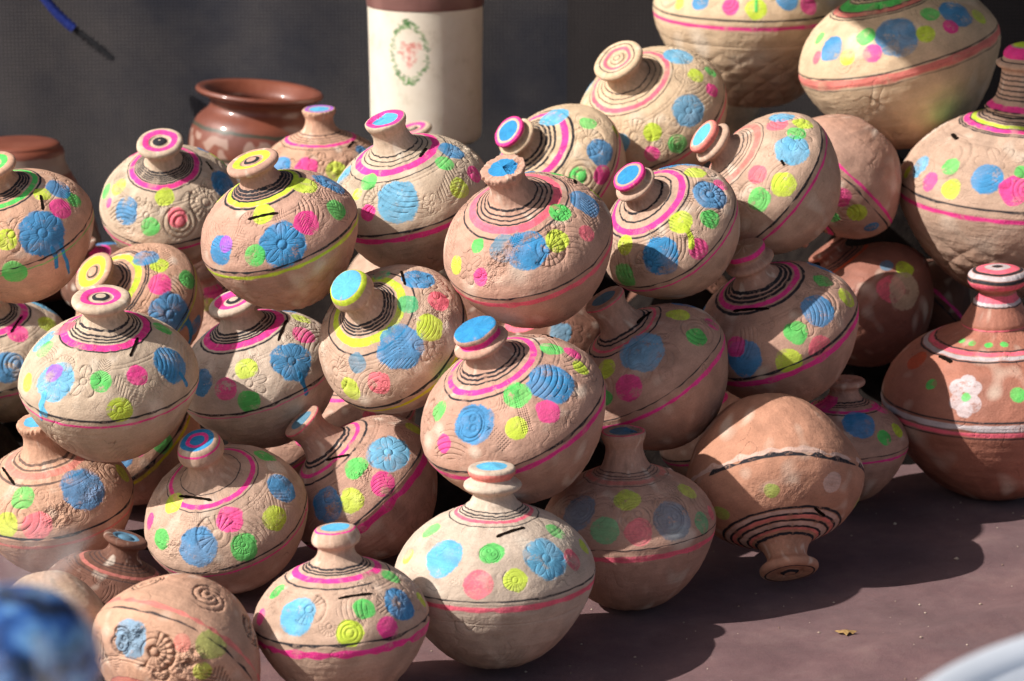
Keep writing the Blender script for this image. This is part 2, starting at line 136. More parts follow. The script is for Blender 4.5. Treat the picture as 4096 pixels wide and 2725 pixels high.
STEP=[[0,0,0,0,0,0,0,0,0,0,0,0,0,0,0,0,0,0,0,0,0,0,0,0,0,0,0,0,0,0,0,0,0,0,0,0,0,0,0,0,0,0,0,0,0,0,0,0,0],[0,0,0,0,0,0,0,0,0,0,0,0,0,0,0,0,0,0,0,0,0,0,0,0,0,0,0,0,0,0,0,0,0,0,0,0,0,0,0,0,0,0,0,0,0,0,0,0,0],[0,0,0,0,0,0,0,0,0,0,0,0,0,0,0,0,0,0,0,0,0,0,0,0,0,0,0,0,0,0,0,0,0,0,0,0,0,0,0,0,0,0,0,0,0,0,0,0,0],[0,0,0,0,0,0,0,0,0,0,0,0,0,0,0,0,0,0,0,0,0,0,0,0,0,0,0,0,0,0,0,0,0,0,0,0,0,0,0,0,0,0,0,0,0,0,0,0,0],[0,0,0,0,0,0,0,0,0,0,0,0,0,0,0,0,0,0,0,0,0,0,0,0,0,0,0,0,0,0,0,0,0,0,0,0,0,0,0,0,0,0,0,0,0,0,0,0,0],[0,0,0,0,0,0,0,0,0,0,0,0,0,0,0,0,0,0,0,0,0,0,0,0,0,0,0,0,0,0,0,0,0,0,0,0,0,0,0,0,0,0,0,0,0,0,0,0,0],[0,0,0,0,0,0,0,0,0,0,0,0,0,0,0,0,0,0,0,0,0,0,0,0,0,0,0,0,0,0,0,0,0,0,0,0,0,0,0,0,0,0,0,0,0,0,0,0,0],[0,0,0,0,0,0,0,0,0,0,0,0,0,0,0,0,0,0,0,0,0,0,0,0,0,0,0,0,0,0,0,0,0,0,0,0,0,0,0,0,0,0,0,0,0,0,0,0,0],[0,0,0,0,0,0,0,0,0,0,0,0,0,0,0,0,0,0,0,0,0,0,0,0,0,0,0,0,0,0,0,0,0,0,0,0,0,0,0,0,0,0,0,0,0,0,0,0,0],[0,0,0,0,0,0,0,0,0,0,0,0,0,0,0,0,0,0,0,0,0,0,0,0,0,0,0,0,0,0,0,0,0,0,0,0,0,0,0,0,0,0,0,0,0,0,0,0,0],[0,0,0,0,0,0,0,0,0,0,0,0,0,0,0,0,0,0,0,0,0,0,0,0,0,0,0,0,0,0,0,0,0,0,0,0,0,0,0,0,0,0,0,0,0,0,0,0,0],[0,0,0,0,0,0,0,0,0,0,0,0,0,0,0,0,0,0,0,0,0,0,0,0,0,0,0,0,0,0,0,0,0,0,0,0,0,0,0,0,0,0,0,0,0,0,0,0,0],[0,0,0,0,0,0,0,0,0,0,0,0,0,0,0,0,0,0,0,0,0,0,0,0,0,0,0,0,0,0,0,0,0,0,0,0,0,0,0,0,0,0,0,0,0,0,0,0,0],[8,9,9,9,9,9,9,9,9,8,0,0,0,0,0,0,0,0,0,0,0,0,2,5,6,0,0,0,0,0,0,0,0,0,0,0,0,0,0,0,0,0,0,0,0,0,0,0,0],[18,25,26,26,26,26,26,26,25,18,0,0,0,0,0,0,0,0,0,0,0,0,0,9,12,0,0,0,0,0,0,0,0,0,0,0,0,0,0,0,0,0,0,0,0,0,0,0,0],[29,41,43,43,43,43,43,43,40,28,0,0,0,0,0,0,0,0,0,0,0,0,0,13,25,14,9,0,0,0,0,0,0,0,0,0,0,0,0,0,0,0,0,0,0,0,0,0,0],[41,57,60,60,60,60,60,59,57,39,0,0,0,0,0,0,11,7,0,0,0,0,0,13,42,47,33,0,0,0,0,0,0,0,0,0,0,0,0,0,0,0,0,0,0,0,0,0,0],[52,74,77,77,77,77,77,77,73,54,5,0,0,0,0,12,27,16,0,0,0,0,0,14,57,70,51,0,0,0,0,0,0,0,0,0,0,0,0,0,0,0,0,0,0,0,0,0,0],[64,90,93,93,93,93,93,93,92,79,47,18,10,9,12,22,38,40,0,0,0,0,0,21,72,87,64,0,0,0,0,0,0,0,0,0,0,0,0,0,0,0,0,0,0,0,0,0,0],[75,106,110,110,110,110,110,110,110,102,70,10,0,0,0,0,12,45,21,13,13,13,17,63,98,104,77,5,5,5,4,0,0,0,0,0,0,0,0,0,0,0,0,0,0,0,0,0,0],[86,122,127,127,127,127,127,127,127,122,85,0,0,0,0,0,0,43,37,28,26,31,48,95,121,123,93,22,11,9,6,0,0,0,0,0,0,0,0,0,0,0,0,0,0,0,0,0,0],[98,138,144,144,144,144,144,144,144,138,98,0,0,0,0,0,0,25,22,18,19,19,28,106,139,139,105,26,0,0,0,0,0,0,0,0,0,0,0,0,0,0,0,0,0,0,0,0,0],[109,154,161,161,161,161,161,156,156,149,104,0,0,0,0,0,0,0,0,0,9,18,27,118,155,155,113,8,0,0,0,0,0,0,0,0,0,0,0,0,0,0,0,0,0,0,0,0,0],[121,170,177,177,177,177,163,145,138,130,93,0,0,0,0,0,0,0,0,0,0,16,27,129,167,166,119,8,0,0,0,0,0,0,0,0,0,0,0,0,0,0,0,0,0,0,0,0,0],[132,186,194,194,194,180,138,79,69,69,61,7,0,0,0,0,0,0,0,0,0,17,27,126,156,151,110,8,0,0,0,0,0,0,0,0,0,0,0,0,0,0,0,0,0,0,0,0,0],[142,200,208,208,203,175,94,50,42,42,42,27,21,21,21,0,0,0,0,0,0,23,33,96,98,98,78,9,0,0,0,0,0,1,1,0,0,0,0,0,0,1,1,1,1,1,1,1,1],[153,209,217,217,211,174,84,42,35,35,35,36,56,78,63,0,0,0,0,0,0,55,65,68,61,61,57,24,0,0,0,0,13,16,13,0,0,0,0,0,0,14,17,18,18,18,18,18,18],[160,212,220,220,214,176,84,42,35,35,35,36,61,94,77,0,0,0,0,0,0,84,86,56,48,48,48,42,43,49,49,34,33,34,32,24,12,12,12,13,28,35,35,35,35,35,35,35,35],[166,213,220,220,215,177,84,42,35,35,35,36,61,81,63,0,0,0,0,0,0,106,92,55,47,47,47,49,74,104,98,51,51,51,51,48,45,45,51,80,106,138,120,51,51,51,51,51,51],[171,214,220,220,215,178,85,43,36,36,36,39,61,66,53,38,36,43,67,117,138,140,92,55,47,47,47,49,77,134,132,68,68,68,68,68,67,67,68,130,180,204,169,68,68,68,68,68,68],[177,215,220,220,216,188,109,56,48,48,48,51,78,64,50,49,49,51,69,158,173,108,80,55,47,47,47,49,77,150,152,85,85,85,85,85,85,85,85,147,200,219,182,85,85,85,85,85,85],[182,215,220,220,220,207,167,108,88,88,88,92,108,64,50,50,50,51,69,166,171,82,63,58,54,54,55,57,91,169,167,102,102,102,102,102,101,101,102,136,199,219,188,102,102,102,102,102,102],[182,210,214,214,214,214,201,182,166,152,146,146,132,64,50,50,50,51,69,166,169,78,58,58,57,58,69,96,156,197,184,119,119,119,119,118,115,115,119,136,199,220,193,119,119,119,119,119,119],[156,172,175,175,175,175,175,167,154,129,120,120,111,66,53,53,53,55,72,168,169,78,58,58,58,58,70,130,187,213,192,135,135,135,135,133,123,122,122,136,196,218,196,135,135,135,135,135,135],[80,80,80,80,80,80,80,80,80,80,80,80,80,82,72,72,72,72,101,180,170,78,58,58,58,58,70,141,189,207,191,152,148,152,152,149,137,132,122,136,186,202,190,152,152,152,152,149,131],[80,80,80,80,80,80,80,80,80,80,80,80,80,111,148,168,173,174,181,199,170,80,59,59,59,59,74,128,147,154,147,130,139,160,169,169,146,146,132,156,169,169,169,169,169,169,169,165,141],[80,80,80,80,80,80,80,80,80,80,80,80,80,111,179,210,214,204,180,169,145,99,75,74,74,74,89,76,29,29,29,30,78,152,186,273,299,267,186,184,186,186,186,186,186,186,186,182,152],[80,80,80,80,80,80,80,80,80,80,80,80,80,111,186,216,215,180,98,75,75,73,71,87,121,134,108,7,0,0,0,0,15,144,203,324,370,323,203,202,202,202,202,202,202,202,202,197,163],[80,80,80,80,80,80,80,80,80,80,80,80,80,130,194,216,204,149,58,39,39,39,39,60,151,181,138,0,0,0,0,0,0,147,219,338,381,338,219,215,214,214,214,214,214,214,214,209,171],[80,80,80,80,80,80,80,80,80,80,80,80,80,159,207,215,188,107,46,33,33,33,34,47,162,201,150,0,0,0,0,0,0,149,220,332,374,332,220,219,219,219,219,219,219,219,219,214,174],[80,80,80,80,80,80,80,80,80,80,80,80,80,172,214,215,184,105,46,33,33,33,34,47,165,204,150,0,0,0,0,0,0,157,220,297,325,297,220,220,220,220,220,220,220,220,220,214,176],[80,80,80,80,80,80,80,80,80,80,80,80,80,179,218,219,187,105,46,33,33,33,34,47,169,209,154,0,0,0,0,0,0,180,220,220,220,220,220,220,220,220,220,220,220,220,220,218,179],[100,94,94,94,94,94,94,94,94,94,94,94,100,190,228,229,203,125,66,53,53,53,55,67,187,218,175,25,9,9,9,9,28,252,328,336,305,240,234,234,234,234,234,234,234,234,234,228,190],[100,99,99,99,99,99,99,99,99,99,99,99,100,194,234,239,230,209,202,227,242,246,243,234,237,239,222,179,172,192,203,208,240,340,386,386,342,240,239,239,239,239,239,239,239,239,239,234,194],[100,96,96,96,96,96,96,96,96,96,96,96,100,186,225,230,230,226,240,281,308,312,308,282,240,230,230,222,240,279,306,317,334,370,384,378,333,240,230,230,230,230,230,230,230,230,230,225,186],[89,72,68,68,68,68,68,68,68,68,68,72,89,134,158,163,163,167,179,210,225,229,225,210,179,167,163,168,184,221,243,254,260,271,272,266,240,189,170,163,163,163,163,163,163,163,163,158,134]]
# ---------------------------------------------------------------- pot shapes
def cr(pts, n):
    P = np.array(pts, float); k = len(P); out = []
    for i in range(k - 1):
        p0 = P[max(i - 1, 0)]; p1 = P[i]; p2 = P[i + 1]; p3 = P[min(i + 2, k - 1)]
        for t in np.linspace(0, 1, n, endpoint=False):
            out.append(.5 * ((2 * p1) + (-p0 + p2) * t + (2 * p0 - 5 * p1 + 4 * p2 - p3) * t * t + (-p0 + 3 * p1 - 3 * p2 + p3) * t ** 3))
    out.append(P[-1]); return np.array(out)
KNOBS={
 # (radius, height above neck base) ; first row begins the knob part
 'disc':[(.220,.17),(.238,.20),(.278,.225),(.315,.252),(.326,.288),(.314,.322),(.268,.342),(.155,.330),(.14,.315),(.115,.315),(.085,.338),(.035,.350),(.0,.352)],
 'flat':[(.215,.25),(.225,.28),(.243,.32),(.256,.365),(.252,.395),(.228,.408),(.12,.40),(.05,.405),(.0,.415)],
 'collar':[(.196,.15),(.212,.17),(.265,.195),(.290,.23),(.272,.265),(.215,.295),(.203,.32),(.225,.345),(.238,.385),(.228,.42),(.205,.43),(.10,.432),(.03,.45),(.0,.452)],
 'round':[(.206,.16),(.22,.19),(.262,.225),(.275,.27),(.262,.33),(.24,.375),(.215,.40),(.17,.41),(.08,.405),(.0,.41)],
 'bead':[(.155,.30),(.20,.315),(.245,.35),(.262,.40),(.235,.45),(.17,.475),(.12,.485),(.06,.49),(.0,.50)],
 'tower':[(.175,.40),(.215,.42),(.225,.45),(.20,.47),(.175,.485),(.17,.53),(.165,.55),(.13,.59),(.06,.62),(.0,.63)],
}
NECKS={
 'disc':[(.262,.03),(.238,.08),(.220,.13)],
 'flat':[(.265,.03),(.238,.09),(.218,.16),(.213,.21)],
 'collar':[(.25,.03),(.22,.08),(.20,.12)],
 'round':[(.255,.03),(.226,.07),(.208,.12)],
 'bead':[(.30,.03),(.265,.09),(.215,.17),(.205,.20),(.175,.23),(.16,.265)],
 'tower':[(.31,.03),(.24,.10),(.208,.18),(.19,.26),(.178,.34)],
}
def profile(kind='disc', kh=1.0, bd=1.0, dh=1.0, nr=.29):
    """unit belt radius: bowl, shoulder, neck, knob outlines; kh stretches neck and knob, bd the bowl, dh the shoulder"""
    kh*={'disc':.86,'collar':.90,'round':.9,'flat':.93}.get(kind,1); dh*={'disc':1.10,'collar':1.07,'round':1.08,'flat':1.06}.get(kind,1)
    low=[(.0,-.895),(.18,-.895),(.32,-.885),(.44,-.835),(.60,-.715),(.775,-.52),(.910,-.29),(.982,-.11),(1.0,0.0)]
    up=[(1.0,0.0),(.985,.085),(.925,.215),(.82,.345),(.68,.455),(.53,.532),(.42,.575),(.335,.610),(nr,.645)]
    low=[(r,z*bd) for r,z in low]; up=[(r,z*dh) for r,z in up]
    z0=up[-1][1]
    nk=[(nr,z0)]+[(r if kind not in('bead','tower') else r,z0+z*kh) for r,z in NECKS[kind]]
    f=NECKS[kind][-1][1]
    kn=[(r,z0+f*kh+(z-f)*(1+(kh-1)*.6)) for r,z in KNOBS[kind]]
    nk.append(kn[0])
    segs=[cr(low,8),cr(up,8),cr(nk,6),cr(kn,8)]
    return segs

def resample(segs, rows):
    r = []; z = []; s = []; f = []
    for k, (g, n) in enumerate(zip(segs, rows)):
        d = np.r_[0, np.cumsum(np.hypot(*np.diff(g, axis=0).T))]; t = np.linspace(0, d[-1], n)
        r.append(np.maximum(np.interp(t, d, g[:, 0]), 0)); z.append(np.interp(t, d, g[:, 1])); s.append(np.full(n, k)); f.append(t / d[-1])
    return r, z, s, f
ROWS = (190, 230, 70, 120); H = sum(ROWS); W = 1024
START = np.cumsum((0,) + ROWS)
GROWS = (40, 40, 14, 30)

# ---------------------------------------------------------------- tileable noise fields, rolled differently for each pot
rs = np.random.RandomState(11)
def field(lo, hi, ax=1.0, ay=1.0):
    fx = np.fft.fftfreq(W) * W / ax; fy = np.fft.fftfreq(H) * W / ay
    q = np.hypot(fx[None, :], fy[:, None]); amp = np.where((q >= lo) & (q <= hi), 1 / np.maximum(q, 1) ** .9, 0)
    ph = rs.rand(H, W) * 2 * np.pi; g = np.fft.ifft2(amp * np.exp(1j * ph)).real; return (g / g.std()).astype(np.float32)
LOW = [field(2, 7) for _ in range(2)]; MID = [field(8, 40) for _ in range(3)]; FINE = [field(60, 300) for _ in range(2)]
STREAK = field(3, 220, .25, 3.0); BROAD = field(3, 24)
def pick(bank, r): g = bank[r.randint(len(bank))] if isinstance(bank, list) else bank; return np.roll(np.roll(g, r.randint(W), 1), r.randint(H), 0)
def sat(x): return np.clip(x, 0, 1)
TH = -np.pi + 2 * np.pi * (np.arange(W) + .5) / W

PAINT = {'B': (50, 138, 192), 'b': (94, 178, 218), 'A': (92, 132, 156), 'a': (110, 166, 200), 'G': (88, 202, 98), 'g': (80, 190, 130), 'L': (198, 220, 66), 'l': (170, 190, 90),
         'M': (242, 66, 150), 'S': (240, 108, 128), 's': (225, 130, 120), 'V': (165, 95, 205), 'K': (44, 44, 50), 'W': (196, 184, 186), 'w': (215, 180, 165), 'O': (205, 85, 50), 'C': (205, 180, 150), 'Y': (230, 220, 40)}
PAINT = {k: lin(v) for k, v in PAINT.items()}
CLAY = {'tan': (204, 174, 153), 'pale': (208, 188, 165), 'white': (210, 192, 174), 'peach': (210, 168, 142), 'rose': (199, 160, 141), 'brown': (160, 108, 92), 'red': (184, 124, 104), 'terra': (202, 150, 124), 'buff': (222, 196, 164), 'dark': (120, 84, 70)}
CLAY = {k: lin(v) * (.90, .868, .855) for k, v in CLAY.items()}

def window(P3, th, row, rad, Rr):
    dr = int(rad * 190) + 3; r0, r1 = max(row - dr, 0), min(row + dr, H)
    rr = max(Rr[row] * .8, .12); dc = min(int(rad * 1.25 / rr / (2 * np.pi) * W) + 3, W // 2)
    c = int((th + np.pi) / (2 * np.pi) * W); cols = np.arange(c - dc, c + dc) % W
    pc = P3[row, c % W]; e1 = np.array((-math.sin(th), math.cos(th), 0)); a = P3[max(row - 3, 0), c % W]; b = P3[min(row + 3, H - 1), c % W]
    e2 = (b - a) / (np.linalg.norm(b - a) + 1e-9); D = P3[r0:r1][:, cols] - pc
    return slice(r0, r1), cols, D @ e1, D @ e2, np.linalg.norm(D, axis=-1)
def groove(d, w): return -np.exp(-(d / w) ** 2)

def stamp(h, P3, Rr, kind, th, row, rad, rot, amp, r):
    sl, cols, x, y, dist = window(P3, th, row, rad, Rr)
    q = dist / rad; ph = np.arctan2(y, x) - rot; g = np.zeros_like(q); X = (x * math.cos(rot) + y * math.sin(rot)) / rad; Y = (-x * math.sin(rot) + y * math.cos(rot)) / rad
    if kind == 'flower':
        n = r.choice([5, 6, 8]); rp = .42 + .5 * np.abs(np.cos(n * ph / 2)) ** .6
        g = groove(q - rp, .042) + groove(q - .2, .04) + .9 * groove(np.sin(n * ph / 2) * q, .04) * (q > .2) * (q < rp)
        g += .45 * groove(np.sin(n * ph * 1.5 + .6) * q, .06) * (q > .28) * (q < rp - .12) + .3 * np.exp(-(q / .15) ** 2) + .14 * sat((rp - q) * 6) * (q > .22)
    elif kind == 'fan':
        g = groove(np.cos(9 * ph), .35) * (q > .28) * (q < .92) * (np.sin(ph) > -.3) + groove(q - .95, .05) * (np.sin(ph) > -.35) + groove(q - .24, .05) + .4 * groove(q - .6, .04)
    elif kind == 'heart':
        rh = .95 - .38 * (1 - np.sin(ph)) * .5 - .28 * np.exp(-((np.mod(ph - np.pi / 2 + np.pi, 2 * np.pi) - np.pi) / .35) ** 2)
        g = groove(q - rh, .05) + groove(q - rh * .8, .04) + .8 * groove(np.hypot(X + .22, Y) - .15, .05) + .8 * groove(np.hypot(X - .25, Y) - .15, .05)
    elif kind == 'circ':
        g = groove(q - .3, .06) + groove(q - .58, .05) + groove(q - .88, .05) + .2 * np.exp(-(q / .18) ** 2)
    elif kind == 'leaf':
        yy = Y + .35 * X ** 2; g = groove(np.sin(yy * 13), .35) * (np.abs(yy) < .75 * sat(1 - X * X)) * (q < 1)
    elif kind == 'chev':
        g = groove(np.sin((np.abs(Y) + X) * 14), .38) * (q < .95) * (np.abs(Y) < .5)
    elif kind == 'curl':
        g = groove(np.sin(q * 9 + ph), .33) * (q < 1) * (q > .12)
    elif kind == 'pits':
        u = X * 9; v = Y * 9; g = -1.3 * np.exp(-((u - np.round(u)) ** 2 + (v - np.round(v)) ** 2) / .05) * (np.abs(Y) < .3) * (np.abs(X) < .95)
    elif kind == 'spike':
        g = groove(np.sin(x / rad * 12 + y / rad * 3), .35) * (q < 1) * (np.abs(Y) < .6) * 1.4
    elif kind == 'rough':
        g = (pick(FINE, r)[sl][:, cols] * .45 + pick(MID, r)[sl][:, cols] * .55) * sat(1.25 - q * 1.25)
    h[sl, cols] += amp * r.uniform(.6, 1.3) * g * sat((1.15 - q) * 5) * sat(1 + .35 * BROAD[sl][:, cols])

def paint_tex(k, T, St):
    """colour and relief of one pot over (angle, height) as it was painted: rings, belt, dabs, drips, carving, dust"""
    r = np.random.RandomState(int(k) * 7 + 3)
    rr, zz, ss, ff = [np.concatenate(a) for a in resample(profile(T['kn'], T['kh'], T['bd'], T.get('dh', 1)), ROWS)]
    P3 = np.stack([np.outer(rr, np.cos(TH)), np.outer(rr, np.sin(TH)), np.outer(zz, np.ones(W))], -1).astype(np.float32)
    low, mid, fine, mid2, strk, low2, broad = pick(LOW, r), pick(MID, r), pick(FINE, r), pick(MID, r), pick(STREAK, r), pick(LOW, r), pick(BROAD, r)
    clay = CLAY[St['clay']]; C = np.ones((H, W, 3), np.float32) * clay
    Z = zz[:, None]; Rr = rr[:, None]; Sg = ss[:, None]; F = ff[:, None]
    C *= (1 + .045 * low + .035 * mid + .02 * strk + .05 * low2 * (Sg == 0))[..., None]
    blush = CLAY['terra'] if St['clay'] not in ('brown', 'dark', 'red') else clay * .8
    m = sat((-Z - .30) * 2.2 + .28 * low2) * (Sg == 0) * St.get('blush', .5); C = C * (1 - m[..., None]) + blush * (.86 + .06 * mid[..., None]) * m[..., None]
    m = sat(broad * .6 - .45) * .5; C = C * (1 - m[..., None]) + (clay * .62 + .012) * m[..., None]                     # scuffed brown patches
    m = sat(pick(BROAD, r) * .6 - .6) * .55; C = C * (1 - m[..., None]) + (np.array(lin((232, 218, 200)))) * m[..., None]  # pale dust
    # ---- relief
    h = .0013 * mid + .0007 * fine + .0010 * strk * (Sg != 1) + .0010 * np.sin(Z * 70 + low) * ((Sg == 0) | (Sg == 2))
    amp = St.get('amp', .016) * .92; kinds = St.get('carve', ['flower', 'leaf', 'chev', 'fan'])
    rows_hi = START[1] + np.array((60, 118, 160)); nst = St.get('n', 11); a0 = r.rand() * 6.28
    if kinds:
        nz = np.abs(pick(MID, r) * .6 + pick(BROAD, r) * .6); band = sat((Z - .04) * 14) * sat((.47 - Z) * 10) * (Sg == 1)
        h += -amp * .25 * np.exp(-(nz / .09) ** 2) * band * sat(broad + .3)
        for j in range(nst):
            a = (a0 + j * 6.2832 / nst + r.randn() * .07 + np.pi) % (2 * np.pi) - np.pi
            stamp(h, P3, rr, kinds[j % len(kinds)], a, int(START[1] + r.choice([70, 88, 96])), r.uniform(.2, .27), r.rand() * 6.28, amp, r)
            a2 = (a + 3.1416 / nst + np.pi) % (2 * np.pi) - np.pi
            stamp(h, P3, rr, kinds[(j * 3 + 1) % len(kinds)], a2, int(START[1] + r.choice([52, 125, 138])), r.uniform(.11, .15), r.rand() * 6.28, amp * .8, r)
        for j in range(3):
            stamp(h, P3, rr, 'rough', r.uniform(-3.1, 3.1), int(START[1] + r.randint(40, 150)), r.uniform(.15, .3), 0, amp * .42, r)
        for zc, w in ((.50, .006), (.475, .005)): h += -amp * .4 * np.exp(-((Z - zc) / w) ** 2) * (Sg == 1)
    for di, kd in St.get('on', ()):
        a, row, rad, _c = T['dots'][di]; sl, cols, x, y, dist = window(P3, a, row, rad * 1.2, rr); h[sl, cols] *= 1 - .85 * sat((1.15 - dist / rad) * 4); stamp(h, P3, rr, kd, a, row, rad * 1.05, r.rand() * 6.28, amp * .8, r)
    lk = St.get('low', 'flower')
    if lk == 'diamond':
        u = TH[None, :] * 9 + Z * 16; v = TH[None, :] * 9 - Z * 16; w = sat((-Z - .25) * 8)
        h += .012 * (np.minimum(np.abs(np.sin(u)), np.abs(np.sin(v))) ** .6 - .6) * w * (Sg == 0)
    elif lk == 'flower':
        for j in range(8): stamp(h, P3, rr, ['curl', 'heart', 'flower', 'leaf'][r.randint(4)], -3 + j * .785 + r.randn() * .1, int(r.uniform(95, 125)), .24, r.rand() * 6, amp * St.get('la', .62), r)
    elif lk == 'lines': h += -.006 * np.exp(-(np.abs(mid2) / .1) ** 2) * (Sg == 0) * sat((-Z - .2) * 6)
    h += -.008 * np.exp(-((Z + .22) / .006) ** 2) * (Sg == 0) * (1 if k in ('34', '2', '13') else 0)
    crack = np.exp(-(np.abs(pick(MID, r)) / .035) ** 2) * sat(pick(BROAD, r) - .9); h -= .02 * crack; C *= (1 - .45 * crack)[..., None]
    pole = sat(Rr / .22) ** 1.5; h = h * (.4 * pole * (Sg >= 2) + (Sg < 2) * sat(Rr / .3)); mid = mid * sat(Rr / .3 + .1); mid2 = mid2 * sat(Rr / .3 + .1); fine = fine * sat(Rr / .35); strk = strk * sat(Rr / .3)
    # ---- paint
    tone_all = (1 + .06 * strk + .05 * mid + .05 * broad); wearf = mid2 * .7 + fine * .4 + h * 14
    def lay(mask, c, wear=.35, fade=0, sl=slice(0, H), cols=None):
        c = PAINT[c] if isinstance(c, str) else c; ix = (sl, slice(0, W) if cols is None else cols)
        a = (mask * (1 - wear * sat(wearf[ix] - .75)) * (1 - fade))[..., None]
        C[ix] = C[ix] * (1 - a) + (c * tone_all[ix][..., None]) * a; h[ix] += .0005 * mask
    wob = .007 * low2 + .004 * mid2
    def rng(ok): i = np.nonzero(ok)[0]; return slice(i[0], i[-1] + 1) if len(i) else slice(0, 1)
    def ring(r0, hw, c, wear=.5):
        q = rng((np.abs(rr - r0) < hw + .03) & (zz > .2)); lay((sat((hw - np.abs(Rr + wob * .6 - r0)) / .004 + .5) * ((Sg == 1) | ((Sg == 2) & (Z < .9))) * (Z > .2))[q], c, wear, St.get('rfade', 0), q)
    def belt(z0, hw, c, wear=.3, rag=1.0):
        q = rng((np.abs(zz - z0) < hw * 2.5 + .04)); lay((sat((hw * (1 + .35 * rag * mid2) - np.abs(Z + wob * rag - z0)) / .006 + .5) * (Sg <= 1))[q], c, wear, 0, q)
    for r0, hw, c in St.get('rings', ()): ring(r0, hw, c)
    for dt in T['dots']:
        th, row, rad, c = dt; sl, cols, x, y, dist = window(P3, th, row, rad * 1.3, rr)
        d = dist / rad - 1 - .035 * mid2[sl][:, cols] - .02 * fine[sl][:, cols]
        d -= .032 * np.sin(np.arctan2(y, x) * r.randint(2, 5) + r.rand() * 6)
        lay(sat(.5 - d * 16) * r.uniform(.84, .97) * (1 - .16 * sat(broad[sl][:, cols] * .8)), c, r.choice([.4, .65, .9]), St.get('fade', 0), sl, cols)
    for c, hw, pl in T['drips']:
        m = np.zeros((H, W), np.float32)
        for (t0, r0), (t1, r1) in zip(pl[:-1], pl[1:]):
            for s in np.linspace(0, 1, 14):
                sl, cols, x, y, dist = window(P3, t0 + (t1 - t0) * s, int(r0 + (r1 - r0) * s), hw * 1.6, rr)
                m[sl, cols] = np.maximum(m[sl, cols], sat(.5 - (dist / hw - 1 - .2 * mid2[sl][:, cols]) * 5))
        lay(m, c, .2); h += .004 * m
    for z0, hw, c, rag in St.get('belt', ()): belt(z0, hw, c, .45, rag)
    for f0, f1, c in St.get('knob', ()):
        wk = .010 * low2 * sat((1 - F) * 2.2); lay(sat((F + wk - f0) / .012) * sat((f1 - F - wk) / .012) * (Sg == 3), c, .5)
    for z0, hw, c in St.get('neck', ()): lay(sat((hw - np.abs(Z + wob * .4 - z0)) / .004 + .5) * (Sg >= 2), c, .35)
    for j in range(5):                                        # clay dust rubbed over the paint
        sl, cols, x, y, dist = window(P3, r.uniform(-3.1, 3.1), int(START[1] + r.randint(10, 200)), r.uniform(.12, .3), rr); q = dist.max() / 2.2
        m = sat((1 - dist / q) * 1.3 + .45 * mid2[sl][:, cols] + .25 * fine[sl][:, cols] - .25) * sat((1 - dist / q) * 3) * r.uniform(.35, .8); lay(m, clay * .84 + .01, 0, 0, sl, cols); h[sl, cols] += .003 * m * (.5 + .5 * fine[sl][:, cols])
    if T['slot']:                                             # raised burr round the coin slot
        t0, r0, t1, r1 = T['slot']
        for s in np.linspace(0, 1, 12):
            sl, cols, x, y, dist = window(P3, t0 + (t1 - t0) * s, int(r0 + (r1 - r0) * s), .07, rr); h[sl, cols] += .0012 * np.exp(-((dist - .035) / .014) ** 2)
    # grooves coloured darker, the deepest most
    C *= (1 - sat(-h * 22 - .12) * .35)[..., None]
    spk = sat(fine * .8 - 2.0) * .5; C = C * (1 - spk[..., None]) + clay * .45 * spk[..., None]
    buf = np.empty((H, W, 4), np.float32); buf[..., :3] = np.clip(C, .004, .92); buf[..., 3] = h + .5
    return buf, h

def clay_material(name, buf, R, rough=.86, gloss=0):
    img = bpy.data.images.new(name + "_paint", W, H, alpha=True, float_buffer=True); img.colorspace_settings.name = 'Non-Color'; img.alpha_mode = 'CHANNEL_PACKED'
    img.pixels.foreach_set(buf.ravel()); img.update()
    m, t, b = nodes(name); tx = node(t, "ShaderNodeTexImage", image=img, interpolation='Cubic', extension='REPEAT')
    n1 = noise(t, 420, 5, .65); n2 = noise(t, 38, 5, .6)
    c = mixc(t, 1.0, tx.outputs[0], ramp(t, n1, [(.25, (.86, .85, .84)), (.6, (1.03, 1.03, 1.03))]), 'MULTIPLY')
    c = mixc(t, 1.0, c, ramp(t, n2, [(.3, (.90, .885, .87)), (.65, (1.04, 1.04, 1.04))]), 'MULTIPLY'); t.links.new(c, b.inputs["Base Color"])
    b.inputs["Roughness"].default_value = rough; b.inputs["Specular IOR Level"].default_value = .28
    if gloss: b.inputs["Coat Weight"].default_value = gloss; b.inputs["Coat Roughness"].default_value = .3
    p = bump(t, b, tx.outputs["Alpha"], R * .9, .75); p = bump(t, b, n1, .0004, .7, p); bump(t, b, noise(t, 1600, 2), .00022, .6, p)
    return m
slot_mat, t_, b_ = nodes("slot_shade"); b_.inputs["Base Color"].default_value = (.012, .008, .006, 1); b_.inputs["Roughness"].default_value = 1; b_.inputs["Specular IOR Level"].default_value = 0

